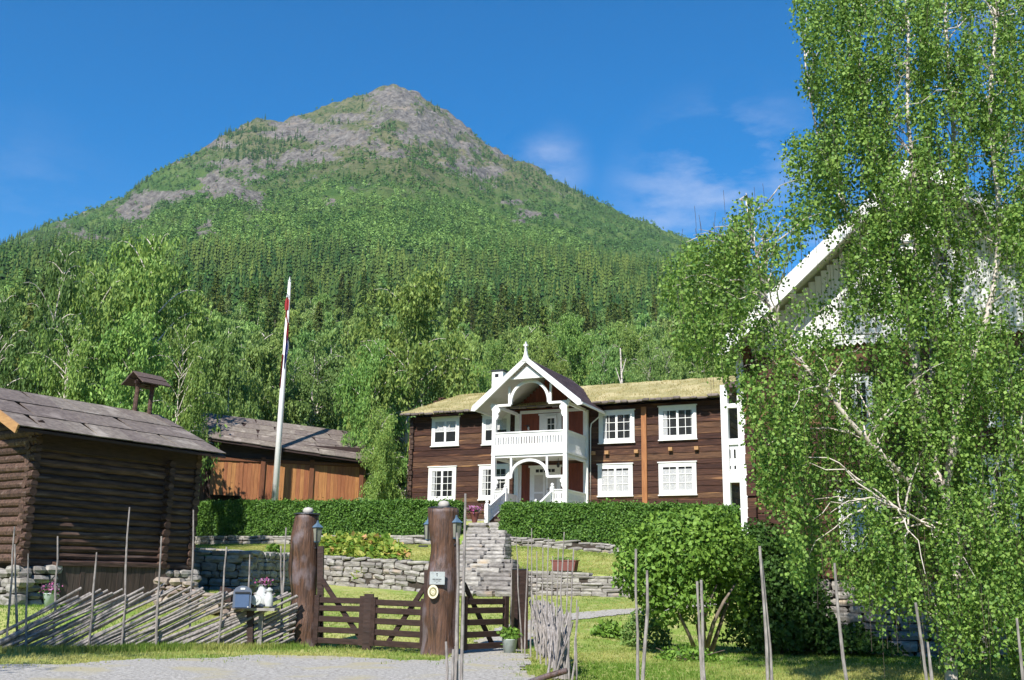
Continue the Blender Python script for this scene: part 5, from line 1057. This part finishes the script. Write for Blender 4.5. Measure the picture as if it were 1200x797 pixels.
bush('big sunlit green lilac bush with bare pale stems on the lawn', 805, 768, 24.0, [(800, 648, 62, 46, .34, 0), (755, 668, 36, 36, .14, -.3), (845, 650, 42, 42, .16, .2), (790, 700, 42, 30, .13, -.2), (858, 695, 30, 38, .10, .6), (820, 612, 40, 20, .08, .2), (745, 640, 26, 24, .05, .1)], 15000, .115, 'bushleaf', 5,
     [[(826, 766, 0), (824, 735, -.2), (830, 708, -.5), (840, 685, -.4)], [(828, 760, 0), (836, 730, -.3), (848, 705, -.5), (862, 684, -.3)], [(816, 765, 0), (808, 745, -.3), (797, 722, -.6), (790, 700, -.4)], [(824, 768, .1), (815, 720, .2), (790, 680, .2)], [(832, 768, .2), (850, 715, .3), (870, 670, .3)], [(826, 740, -.1), (820, 690, 0), (815, 640, 0)]])
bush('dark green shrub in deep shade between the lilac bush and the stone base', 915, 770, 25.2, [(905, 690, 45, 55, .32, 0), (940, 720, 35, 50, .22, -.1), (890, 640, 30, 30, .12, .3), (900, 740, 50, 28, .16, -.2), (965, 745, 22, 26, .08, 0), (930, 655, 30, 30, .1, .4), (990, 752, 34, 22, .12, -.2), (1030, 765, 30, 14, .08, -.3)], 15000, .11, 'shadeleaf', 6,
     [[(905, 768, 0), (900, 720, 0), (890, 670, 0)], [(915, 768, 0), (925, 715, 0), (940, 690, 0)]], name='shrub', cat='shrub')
# ---------------------------------------------------------------- the tall weeping birch
def bigbirch():
    rng = np.random.default_rng(21); Y0 = 18.6; q = at(1118, 797, Y0); z0 = Hs(q[0], Y0); base = np.array([q[0], Y0, z0]); t = thing('weeping_birch', 'tall weeping birch with white stems hanging over the gabled house at the right', 'tree', base)
    stems = [ # (px,py,dY) , radius0, radius1
        ([(1116, 815, 0), (1113, 760, 0), (1117, 700, 0), (1122, 650, 0), (1119, 610, 0), (1107, 577, 0)], .19, .15),
        ([(1107, 577, 0), (1099, 552, .1), (1088, 500, .2), (1094, 450, .3), (1096, 345, .4), (1104, 270, .5), (1122, 195, .5), (1118, 140, .5), (1112, 60, .5), (1108, -30, .5)], .12, .05),
        ([(1107, 577, 0), (1119, 520, -.3), (1127, 472, -.5), (1140, 416, -.6), (1155, 388, -.7), (1170, 315, -.8), (1171, 240, -.9), (1160, 150, -1.), (1165, 60, -1.), (1172, -30, -1)], .13, .05),
        ([(1099, 552, .1), (1075, 470, -.3), (1063, 367, -.6), (1051, 300, -.7), (1040, 246, -.8), (1030, 180, -.9), (1015, 130, -.9), (1005, 60, -.9), (1010, 0, -.9)], .10, .03),
        ([(1088, 500, .2), (1070, 400, 0), (1072, 300, -.1), (1077, 219, -.2), (1070, 180, -.2), (1063, 120, -.2), (1066, 50, -.2), (1060, -30, -.2)], .10, .04),
        ([(1117, 620, 0), (1060, 560, -.8), (1020, 520, -1.2), (997, 495, -1.4), (955, 437, -1.5), (920, 404, -1.4), (906, 373, -1.3), (888, 310, -1.2), (874, 240, -1.1)], .10, .022),
        ([(1051, 300, -.7), (1012, 300, -.5), (990, 246, -.4), (977, 216, -.3), (962, 180, -.3), (945, 100, -.2), (938, 30, -.2)], .06, .02),
        ([(1117, 640, 0), (1090, 618, -.9), (1060, 600, -1.5), (1040, 590, -1.8)], .05, .02),
        ([(1122, 650, 0), (1150, 600, -.8), (1180, 585, -1.2), (1215, 570, -1.3)], .06, .03),
        ([(1127, 472, -.5), (1150, 460, .3), (1185, 430, .8), (1215, 400, 1.)], .06, .02)]
    S_pts = []; tr = None
    for i, (pts, r0, r1) in enumerate(stems):
        p = np.array([at(a, c, Y0+dy) for a, c, dy in pts]); tt = np.linspace(0, len(p)-1, len(p)*5); pp = np.stack([np.interp(tt, range(len(p)), p[:, k]) for k in range(3)], 1); ker = np.ones(5)/5
        sm = pp.copy(); 
        for k in range(3): sm[2:-2, k] = np.convolve(pp[:, k], ker, 'valid')
        sm[:, :2] += np.cumsum(rng.normal(size=(len(sm), 2))*.006, 0)*min(1, i); S_pts.append(sm); b = MB(); b.tube(sm-base, np.linspace(r0, r1, len(sm))*.58*(1+rng.normal(size=len(sm))*.035), 10, jit=.03); b.build('trunk' if i == 0 else 'limb', M['birchbark'], t, smooth=True)
    SP = np.concatenate(S_pts)
    outline = [(940, -40), (928, 10), (930, 22), (945, 45), (944, 80), (934, 95), (955, 112), (968, 140), (950, 150), (925, 150), (918, 175), (925, 200), (920, 250), (932, 290), (918, 285), (900, 228), (880, 220), (862, 240), (850, 262), (818, 272), (790, 292), (773, 320), (775, 350), (795, 370), (788, 395), (812, 420), (850, 440), (872, 480), (882, 530), (890, 580), (915, 600), (922, 660), (940, 690), (975, 650), (1005, 700), (1030, 740), (1056, 735), (1080, 700), (1092, 740), (1090, 810), (1240, 830), (1240, -40)]
    ox = np.array([p[0] for p in outline]); oy = np.array([p[1] for p in outline])
    def inside(x, y):
        c = np.zeros(len(x), bool); j = len(ox)-1
        for i in range(len(ox)):
            m = ((oy[i] > y) != (oy[j] > y)) & (x < (ox[j]-ox[i])*(y-oy[i])/(oy[j]-oy[i]+1e-9)+ox[i]); c ^= m; j = i
        return c
    gaps = [(955, 300, 24, 34, .9), (1058, 160, 17, 20, .9), (1116, 152, 10, 14, .9), (1148, 195, 18, 26, .75), (975, 325, 22, 34, .8), (940, 345, 14, 22, .7), (1155, 300, 17, 42, .75), (1185, 330, 14, 40, .6), (1012, 470, 14, 40, .65), (1002, 610, 13, 38, .6), (1064, 285, 12, 14, .85), (1104, 300, 13, 24, .75), (1165, 500, 24, 26, .45), (1040, 725, 36, 24, .7), (975, 740, 40, 44, .95), (1062, 600, 22, 40, .5), (1035, 30, 12, 18, .5), (1118, 30, 16, 22, .6), (945, 380, 25, 12, .65), (1130, 245, 16, 22, .55), (1180, 545, 22, 18, .5), (1150, 20, 14, 16, .6), (1092, 690, 10, 50, .35), (1090, 770, 14, 40, .4), (1010, 235, 16, 14, .5), (1030, 380, 22, 14, .4), (895, 640, 26, 30, .6), (905, 350, 22, 14, .6), (935, 320, 20, 16, .8), (990, 275, 16, 16, .7), (965, 375, 26, 12, .6), (1145, 345, 22, 26, .7), (1195, 380, 14, 30, .5), (1085, 215, 18, 12, .5), (1062, 110, 12, 20, .5), (1000, 200, 12, 30, .5), (1190, 180, 16, 30, .5), (1160, 90, 10, 22, .4), (880, 420, 16, 12, .4), (1075, 430, 14, 30, .4), (1130, 660, 12, 40, .5), (1050, 520, 14, 26, .4), (1000, 550, 12, 26, .4), (1095, 100, 10, 14, .4), (1000, 395, 20, 12, .5)]
    def dens(x, y):
        d = np.ones(len(x))
        for gx, gy, rx, ry, w in gaps:
            if 200 < gy < 400: rx, ry = rx*1.0, ry*1.0
            d *= 1-w*np.exp(-(((x-gx)/rx)**2+((y-gy)/ry)**2)**1.5)
        return d
    # columns of hanging strands spread through the crown
    cand = np.stack([rng.uniform(775, 1235, 9000), rng.uniform(-90, 730, 9000)], 1); ok = inside(cand[:, 0], cand[:, 1]-5) & (rng.random(9000) < dens(cand[:, 0], cand[:, 1])**1.6); cand = cand[ok]
    sx_, sy_ = proj_arr(SP); extra = np.stack([sx_, sy_], 1)[(sy_ < 420)][::4]+rng.normal(size=(len(sx_[(sy_ < 420)][::4]), 2))*np.array([12, 10]); cand = np.concatenate([extra, cand])
    A_ = []; layer = rng.integers(0, 3, len(cand))
    for (u_, v_), la in zip(cand, layer):
        if all(abs(u_-p[0])/(25 if v_ > 300 else 20)+abs(v_-p[1])/(52 if v_ > 300 else 34) > 1 for p in A_ if p[2] == la): A_.append((u_, v_, la))
        if len(A_) > 640: break
    px = np.array([p[0] for p in A_]); py = np.array([p[1] for p in A_]); lay = np.array([p[2] for p in A_])
    LP = []; TB = MB(); BB_ = MB()
    for a, c, la in zip(px, py, lay):
        edge = (a < 940); Yd = min(Y0+((la-1)*1.35+rng.normal()*.3)*(1 if not edge else .7)+(-1.1 if edge else 0)-.2, Y0+2.2)
        tip = at(a, c, Yd); dd = np.linalg.norm(SP-tip-np.array([0, 0, -.5]), axis=1); j = np.argmin(dd+rng.random(len(dd))*.5); s = SP[j]; ln = np.linalg.norm(tip-s)
        t_ = np.linspace(0, 1, 7)[:, None]; br = s*(1-t_)+tip*t_+np.array([0, 0, 1])*ln*.20*np.sin(t_*math.pi*.8); br[1:-1] += rng.normal(size=(5, 3))*.04
        dn = dens(np.array([a]), np.array([c]))[0]
        if ln < 2.0 and rng.random() < .6 and dn > .5 and inside(np.array([a-10.]), np.array([c]))[0]: BB_.tube(br-base, np.linspace(.010+.006*ln, .004, 7), 5, cap=False)
        cl_ = rng.uniform(.8, 2.0)*(1.0 if c > 300 else .65)*(.7 if edge and c < 420 else 1); cr = rng.uniform(.11, .22); nst = rng.integers(9, 16)
        for q_ in range(nst):
            o = br[-1]+rng.normal(size=3)*np.array([cr, cr, .12]) if q_ < nst*.75 else br[rng.integers(2, 6)]+rng.normal(size=3)*np.array([.12, .12, .06]); L_ = cl_*rng.uniform(.45, 1.0) if q_ < nst*.75 else rng.uniform(.2, .6)
            k = max(4, int(L_/.040)); u = np.linspace(0, 1, k)[:, None]; dr = rng.normal(size=3)*np.array([.06, .06, 0])-(o-br[-1])*np.array([.15, .15, 0]); st_ = o+dr*np.sin(u*1.6)*L_-np.array([0, 0, 1])*L_*u
            if q_ < 4 and inside(np.array([a-12.]), np.array([c]))[0]: TB.tube(st_[::max(1, k//3)]-base, .0035, 3, cap=False)
            LP.append(np.repeat(st_, 2, 0)+rng.normal(size=(2*k, 3))*np.array([.045, .045, .03]))
        m = rng.integers(20, 60) if c < 330 else rng.integers(8, 24); LP.append(br[rng.integers(2, 7, m)]+rng.normal(size=(m, 3))*np.array([.14, .14, .08]))
    P = np.concatenate(LP); x_, y_ = proj_arr(P); ok = (inside(x_+rng.normal(size=len(P))*7, y_-14*rng.random(len(P))) ) & (rng.random(len(P)) < dens(x_, y_)**1.45) & (P[:, 2] > z0+.15); P = P[ok]; hol = fbm(P[:, 0]*2.1+50, P[:, 2]*.42+P[:, 1]*1.3+20, 3, .6); lowf = smooth((7.5-P[:, 2])/5); P = P[rng.random(len(P)) < np.clip((hol-.325-.05*lowf)*9, .03, 1)]-base; print('birch leaves', len(P))
    fastmesh('foliage', leafquads(P, .064, rng, .5, .86), quads(len(P)), M['birchleaf'], t)
    BB_.build('branches', M['birchbark'], t); TB.build('twigs', M['twig'], t)
def proj_arr(P): v = P-EYE; zz = v@Fv; return 600+FPX*(v@Rv)/zz, 398.5-FPX*(v@Uv)/zz
bigbirch()
# ---------------------------------------------------------------- mid-distance trees
protoA = tree_thing('birch_tree', '', 'tree', 1, 15, 3.9, 23000, .20, M['midleaf'], M['birchbark'], 1.1, .10, lean=.4)
protoB = tree_thing('birch_tree', '', 'tree', 2, 14, 3.2, 11000, .20, M['midleaf2'], M['birchbark'], .7, .16, lean=.9, show=14)
protoC = tree_thing('birch_tree', '', 'tree', 3, 15, 4.1, 23000, .20, M['midleaf'], M['birchbark'], 1.25, .05)
protoD = tree_thing('birch_tree', '', 'tree', 4, 13, 3.5, 17000, .23, M['midleaf3'], M['birchbark'], 1.0, .08)
DIM = {}
for pr_ in (protoA, protoB, protoC, protoD):
    me_ = [c for c in bpy.data.objects if c.parent is pr_ and c.name.startswith('crown')][0].data; co_ = np.zeros(len(me_.vertices)*3, np.float32); me_.vertices.foreach_get('co', co_); co_ = co_.reshape(-1, 3); DIM[pr_] = (float(np.percentile(co_[:, 2], 99.7)), float(np.percentile(np.hypot(co_[:, 0], co_[:, 1]), 95)))
print(DIM)
used = set()
def put(pr, px, py, Y, wid, label, rz=None, group=None, base_h={}):
    q = at(px, py, Y); zb = Hs(q[0], q[1])-.2; h = q[2]-zb; H0, R0_ = DIM[pr]
    o = pr if pr not in used else copy_tree(pr); used.add(pr); sx = wid/2/1200*Y/R0_*1.02
    o.location = (float(q[0]), float(q[1]), zb); o.scale = (sx, sx, h/H0); o.rotation_euler = (0, 0, RNG.uniform(0, 6.28) if rz is None else rz); o['label'] = label
    if group: o['group'] = group
    return o
put(protoB, 62, 290, 46, 105, 'dark birch with a bare white trunk leaning up at the far left', rz=.2)
put(protoB, 8, 345, 44, 90, 'dark birch cut by the left edge of the photo, white stem showing', rz=2.2)
put(protoA, 186, 279, 55, 175, 'tallest pale green weeping birch behind the log barn roof')
put(protoC, 118, 312, 50, 150, 'broad drooping birch left of the tallest one behind the log barn')
put(protoA, 214, 385, 49, 84, 'weeping birch whose branches hang down right of the roof turret', rz=1)
put(protoC, 158, 372, 43, 140, 'low dense birch directly behind the roof turret')
put(protoA, 80, 385, 42, 110, 'low dense birch over the left end of the log barn roof')
put(protoD, 268, 388, 66, 115, 'bluish birch behind the left end of the plank barn')
put(protoD, 310, 392, 74, 120, 'pale bluish birch left of the flagpole behind the plank barn roof')
put(protoD, 375, 400, 78, 110, 'bluish birch right of the flagpole behind the plank barn roof')
put(protoC, 484, 322, 62, 165, 'large spreading birch between the plank barn and the cottage', rz=.5)
put(protoA, 445, 400, 60, 95, 'drooping birch touching the right end of the plank barn', rz=2)
put(protoC, 448, 478, 55.5, 62, 'short leafy birch standing at the right end of the plank wall', rz=3)
G_ = 'birches in the row behind the cottage roof'
for i, (px, py, Y, w) in enumerate([(545, 392, 88, 62), (585, 402, 92, 60), (622, 385, 96, 70), (668, 372, 102, 72), (708, 392, 98, 66), (742, 384, 104, 70), (782, 395, 98, 70), (820, 378, 104, 74), (862, 380, 108, 74), (905, 360, 110, 80), (950, 350, 112, 84), (640, 400, 84, 60), (760, 405, 86, 62), (560, 425, 78, 50), (415, 418, 84, 60), (345, 420, 88, 66), (285, 428, 84, 60), (990, 340, 114, 90)]):
    put([protoD, protoC, protoD, protoA][i % 4], px, py, Y, w, 'pale bluish green birch in the row behind the grass-roofed cottage', group=G_)
# dead trunk standing behind the cottage
q = at(729, 480, 80); dt = thing('dead_birch', 'bare dead white birch trunk standing behind the cottage roof', 'tree', (q[0], q[1], Hs(q[0], q[1])-.2)); b = MB(); h = at(729, 408, 80)[2]-dt.location[2]; b.tube([(0, 0, 0), (.1, 0, h*.5), (-.1, 0, h)], [.13, .10, .05], 8, jit=.1); b.build('trunk', M['birchbark'], dt)
b = MB(); b.tube([(0, 0, h*.7), (-.5, 0, h*.85)], [.05, .02], 6); b.tube([(0, 0, h*.8), (.35, 0, h*.92)], [.04, .02], 6); b.build('branch', M['birchbark'], dt)
# off-frame birch that shades the road at the lower left
sh = tree_thing('birch_tree', 'birch beside the road just outside the left edge', 'tree', 9, 10, 3.0, 9000, .14, M['midleaf'], M['birchbark'], 1.0, .2); place(sh, -12.9, 14.0)
# ---------------------------------------------------------------- woods on the slope
def spruce_mesh(h, r, layers, k, rng):
    r = r*1.22
    V = []; F = []; 
    for i in range(layers):
        u = i/layers; zt_ = h*(1-u*.9); zb = h*(1-(u+1.35/layers)*.93); rr = r*(.12+.95*(u+.6/layers)); a0 = rng.uniform(0, 6); c = len(V); V.append((0, 0, zt_))
        for j in range(k):
            a = a0+j*2*math.pi/k; rj = rr*rng.uniform(.72, 1.18) if j % 2 == 0 else rr*rng.uniform(.4, .6); V.append((math.cos(a)*rj, math.sin(a)*rj, zb+(rng.uniform(-.05, .05)*h/layers*2 if j % 2 == 0 else h/layers*.35)))
        for j in range(k): F.append((c, c+1+j, c+1+(j+1) % k))
    return np.array(V), np.array(F)
def blob_mesh(h, r, n, size, rng):
    d = rng.normal(size=(n, 3)); d /= np.linalg.norm(d, axis=1)[:, None]; d[:, 2] = np.where(d[:, 2] < -.3, -d[:, 2], d[:, 2]); P = d*np.array([r, r, h*.45])*rng.uniform(.6, 1.05, n)[:, None]*np.array([1, 1, 1]); P[:, :2] *= (1-.35*np.clip(P[:, 2]/(h*.45), 0, 1))[:, None]; P[:, 2] += h*.52
    N_ = d+np.array([0, 0, .3]); w = np.cross(N_, rng.normal(size=(n, 3))); w /= np.linalg.norm(w, axis=1)[:, None]; v = np.cross(N_, w); v /= np.linalg.norm(v, axis=1)[:, None]; s = size*rng.uniform(.6, 1.2, n)[:, None]
    V = np.stack([P-w*s, P+v*s, P+w*s, P-v*s], 1).reshape(-1, 3); Q = quads(n); F = np.concatenate([Q[:, [0, 1, 2]], Q[:, [0, 2, 3]]]); return V, F
def scatter(rng, n, rmin, rmax, amin, amax):
    r = np.sqrt(rng.uniform(rmin**2, rmax**2, n)); a = rng.uniform(amin, amax, n); return r*np.sin(a), r*np.cos(a), r, a
def merge(name, label_kind, protos, X, Y, Z, sc, tint, m, rng):
    which = rng.integers(0, len(protos), len(X)); Vs = []; Fs = []; Ts = []; off = 0
    for pi, (pv, pf) in enumerate(protos):
        I = np.where(which == pi)[0]
        if not len(I): continue
        a = rng.uniform(0, 6.28, len(I)); c, s = np.cos(a)[:, None], np.sin(a)[:, None]; x = (pv[None, :, 0]*c-pv[None, :, 1]*s)*sc[I][:, None]+X[I][:, None]; y = (pv[None, :, 0]*s+pv[None, :, 1]*c)*sc[I][:, None]+Y[I][:, None]; z = pv[None, :, 2]*sc[I][:, None]*rng.uniform(.85, 1.2, len(I))[:, None]+Z[I][:, None]
        Vs.append(np.stack([x, y, z], -1).reshape(-1, 3)); nv = len(pv); Fs.append((pf[None]+(np.arange(len(I))*nv)[:, None, None]+off).reshape(-1, 3)); off += nv*len(I); Ts.append((tint[I][:, None]+rng.normal(size=(len(I), nv))*.07).ravel())
    V = np.concatenate(Vs); F = np.concatenate(Fs); print(name, len(X), len(F)); o = fastmesh(name, V, F, m, attrs={'tint': np.clip(np.concatenate(Ts), 0, 1)}, k=3); return o
rng = np.random.default_rng(33)
AMIN, AMAX = -.60, .52
sp_far = [spruce_mesh(11.5, rng.uniform(1.9, 2.9), 6, 8, rng) for _ in range(7)]; sp_tiny = [spruce_mesh(10, 1.9, 4, 6, rng) for _ in range(4)]
bl_far = [blob_mesh(10, 2.7, 46, .62, rng) for _ in range(5)]; bl_tiny = [blob_mesh(6, 2.3, 20, .75, rng) for _ in range(4)]
X, Y, r, a = scatter(rng, 38000, 135, 1500, AMIN, AMAX); Z = H(X, Y); T = (Z-EYE[2])/r
cl = fbm(X/55, Y/55, 4); cl2 = fbm(X/120+9, Y/120+4, 4); T = T+.05*(fbm(X/70+2, Y/160+7, 3)-.5); side = smooth((a-.02)/.2)
pmix = np.interp(T, [.17, .215, .235, .295, .315, .33, .385, .405, .46, .55], [.10, .25, .62, .68, .5, .10, .05, .52, .36, .12])+side*np.interp(T, [.3, .34, .40, .5], [0, .05, .5, .3])
pt_ = fbm(X/60+Y/200+31, Y/150+X/300, 4, .6); pmix = np.clip((pmix+np.where(T > .33, 1.5, .9)*(pt_-.5)-.5)*2.2+.5, .04, .93); isp = rng.random(len(X)) < pmix
rk = rockmap(X, Y); thin = smooth((T-.41+.16*(cl-.5)*2)/.06)*(1-.45*side); keep = rng.random(len(X)) < (1-.86*thin)*np.where(rk > .56, .10, 1)
# density falls off with distance so that far slopes are not over-filled
keep &= rng.random(len(X)) < np.where(r < 700, 1, .85)
def zfix(I): return Z[I]-.4
tn = lambda I: np.clip(.45+(cl[I]-.5)*1.8+rng.normal(size=len(I))*.36, 0, 1)
# nearest trees of the slope: individual things sharing meshes
near_sp = []; 
def near_spruce(seed):
    rg = np.random.default_rng(seed); t = thing('spruce_tree', 'spruce standing in the dark wood on the lower mountain slope', 'tree', group='spruces in the wood on the lower slope'); hS = 15; P = []; 
    nb = 330
    for i in range(nb):
        u = rg.uniform(0.02, 1)**.8; L_ = 2.6*u*rg.uniform(.75, 1.1)+.1; a = rg.uniform(0, 6.28); z = hS*(1-u*.93); m = 5; q = rg.uniform(.15, 1, m)[:, None]
        P.append(np.array([0, 0, z])+q*np.array([math.cos(a)*L_, math.sin(a)*L_, -.30*L_])+rg.normal(size=(m, 3))*.12)
    P = np.concatenate(P); fastmesh('crown', leafquads(P, .62, rg, .7, .55), quads(len(P)), M['spruce2'], t); b = MB(); b.tube([(0, 0, 0), (0, 0, hS*.97)], [.2, .02], 6); b.build('trunk', M['bark'], t); return t
nsp = [near_spruce(s) for s in (1, 2, 3)]
nbl = []
for s in (5, 6, 7):
    t = tree_thing('birch_tree', 'light green birch standing in the massed wood on the lower mountain slope', 'tree', 50+s, 12, 3.2, 3600, .42, [M['midleaf3'], M['midleaf'], M['midleaf3']][s-5], M['birchbark'], .8, .1, group='birches in the wood on the lower slope', show=1); nbl.append(t)
usedn = set()
def putn(pr, x, y, sc):
    o = pr if pr not in usedn else copy_tree(pr); usedn.add(pr); o.location = (float(x), float(y), Hs(x, y)-.3); s2 = sc*rng.uniform(.9, 1.15); o.scale = (sc, sc, s2); o.rotation_euler = (0, 0, rng.uniform(0, 6.28))
RN = 330
def spread(X, Y, n, d):
    out = []
    for x, y in zip(X, Y):
        if all((x-u)**2+(y-v)**2 > d*d for u, v in out): out.append((x, y))
        if len(out) >= n: break
    return out
xs, ys, rr, aa = scatter(rng, 2600, 112, 225, -.52, .36)
for x, y in spread(xs, ys, 210, 6.3):
    if fbm(np.array([x/28+3.]), np.array([y/28.]), 3)[0] > .60: putn(nsp[rng.integers(0, 3)], x, y, rng.uniform(.6, 1.05))
    else: putn(nbl[rng.integers(0, 3)], x, y, rng.uniform(.7, 1.15))
xs, ys, rr, aa = scatter(rng, 3500, 215, RN+10, -.46, .30); 
for i, (x, y) in enumerate(spread(xs, ys, 270, 7.0)):
    if fbm(np.array([x/35+8.]), np.array([y/35.]), 3)[0] < .56: putn(nsp[rng.integers(0, 3)], x, y, rng.uniform(.65, 1.3))
    else: putn(nbl[rng.integers(0, 3)], x, y, rng.uniform(.8, 1.1))
I = np.where(keep & isp & (r > RN-5) & (r < 760))[0]; d1 = merge('spruce_wood', '', sp_far, X[I], Y[I], zfix(I), rng.uniform(.4, 1.25, len(I))**1.1, tn(I), M['spruce'], rng); tag(d1, 'dark spruce wood covering the middle of the mountain slope', 'woodland', kind='stuff')
I = np.where(keep & isp & (r >= 760))[0]; d1 = merge('scattered_spruce_wood', '', sp_tiny, X[I], Y[I], zfix(I), rng.uniform(.45, 1.2, len(I)), tn(I)*.55, M['spruce'], rng); tag(d1, 'small scattered dark spruces high on the mountain and along its right ridge', 'woodland', kind='stuff')
I = np.where(keep & ~isp & (r > RN-5) & (r < 900))[0]; d1 = merge('birch_wood', '', bl_far, X[I], Y[I], zfix(I), rng.uniform(.6, 1.15, len(I)), tn(I), M['farleaf'], rng); tag(d1, 'light green birch wood in a broad band across the mountain slope', 'woodland', kind='stuff')
I = np.where(keep & ~isp & (r >= 900))[0]; d1 = merge('mountain_scrub', '', bl_tiny, X[I], Y[I], zfix(I), rng.uniform(.4, 1.3, len(I)), tn(I)*.3, M['farleaf'], rng); tag(d1, 'low green scrub scattered between the rocks near the summit', 'woodland', kind='stuff')
# extra fill of the lower slopes (dense forest)
X2, Y2, r2, a2 = scatter(rng, 11000, RN, 880, AMIN, AMAX); Z2_ = H(X2, Y2); T2 = (Z2_-EYE[2])/r2; T2 = T2+.05*(fbm(X2/70+2, Y2/160+7, 3)-.5); cl3 = fbm(X2/55, Y2/55, 4)
pt2 = fbm(X2/60+Y2/200+31, Y2/150+X2/300, 4, .6); p2 = np.interp(T2, [.17, .235, .295, .315, .33, .385], [.25, .62, .68, .5, .08, .04]); p2 = np.clip((p2+.9*(pt2-.5)-.5)*2.2+.5, .04, .93); is2 = rng.random(len(X2)) < p2; ok2 = (T2 < .38) & (rockmap(X2, Y2) < .56)
for nm, lb, msk, pro, mt in (('spruce_wood', 'further spruces filling the dark wood on the slope', is2 & ok2, sp_far, 'spruce'), ('birch_wood', 'further birches filling the light green band of wood on the slope', ~is2 & ok2, bl_far, 'farleaf')):
    I = np.where(msk)[0]; d1 = merge(nm, '', pro, X2[I], Y2[I], Z2_[I]-.4, rng.uniform(.45, 1.15, len(I)), np.clip(.5+(cl3[I]-.5)*1.4+rng.normal(size=len(I))*.2, 0, 1), M[mt], rng); tag(d1, lb, 'woodland', kind='stuff')
# ---------------------------------------------------------------- air
hb = MB(); hb.box((0, 0, 420), (6400, 6400, 860)); hz_ = bpy.data.materials.new('air'); hz_.use_nodes = True; hn = hz_.node_tree.nodes; hn.clear()
ho = hn.new('ShaderNodeOutputMaterial'); hp = hn.new('ShaderNodeVolumePrincipled'); hp.inputs['Density'].default_value = HAZE; hp.inputs['Color'].default_value = (.62, .80, 1, 1); hz_.node_tree.links.new(hp.outputs[0], ho.inputs['Volume'])
hz = hb.build('haze', hz_); tag(hz, kind='stuff')
# ---------------------------------------------------------------- grass
def grass():
    rng = np.random.default_rng(44); n = 60000; Y = 16.5+24*rng.random(n)**1.5; X = rng.uniform(-1, 1, n)*(Y*.56); s, o = so_of(X, Y); ok = ((~roadmask(X, Y)) | ((rng.random(n) < .35) & ~roadmask(X+.5*rng.normal(size=n), Y+1.1*rng.random(n)))) & (o > 12.8); 
    X, Y = X[ok], Y[ok]; 
    ex = 26000; s2 = rng.uniform(-14, 11, ex); o2 = rng.uniform(7.4, 12.0, ex); x2, y2 = xy_of(s2, o2); X = np.concatenate([X, x2]); Y = np.concatenate([Y, y2])
    # rank growth along the foot of the left fence and the gate
    m = 9000; fx = rng.uniform(-40, 345, m); q = np.array([F0(v)[:2] for v in np.linspace(-60, 350, 60)]); gx = np.interp(fx, np.linspace(-60, 350, 60), q[:, 0])+rng.normal(size=m)*.2; gy = np.interp(fx, np.linspace(-60, 350, 60), q[:, 1])+rng.normal(size=m)*.25
    X = np.concatenate([X, gx]); Y = np.concatenate([Y, gy]); n = len(X); Z = H(X, Y); hh = rng.uniform(.025, .075, n); hh[-m:] *= 2.3
    patch = fbm(X*.35, Y*.35, 4); tint = np.clip((patch-.38)*2.6+rng.normal(size=n)*.2+.45*smooth((23.2-Y)/1.2)*(X < 1), 0, 1); V = []; T_ = []
    for k in range(3):
        a = rng.uniform(0, 6.28, n); w = rng.uniform(.008, .018, n); ox, oy = rng.normal(size=n)*.04, rng.normal(size=n)*.04; lx, ly = rng.normal(size=n)*.025, rng.normal(size=n)*.025
        V.append(np.stack([np.stack([X+ox+np.cos(a)*w, Y+oy+np.sin(a)*w, Z-.01], 1), np.stack([X+ox-np.cos(a)*w, Y+oy-np.sin(a)*w, Z-.01], 1), np.stack([X+ox+lx, Y+oy+ly, Z+hh*rng.uniform(.7, 1.2, n)], 1)], 1).reshape(-1, 3)); T_.append(np.repeat(tint, 3))
    V = np.concatenate(V); o = fastmesh('grass', V, np.arange(len(V)).reshape(-1, 3), M['grass'], k=3, attrs={'tint': np.concatenate(T_)}); tag(o, 'short yellow green grass on the lawns and verges', 'grass', kind='stuff')
grass()
print('objects', len(bpy.data.objects))
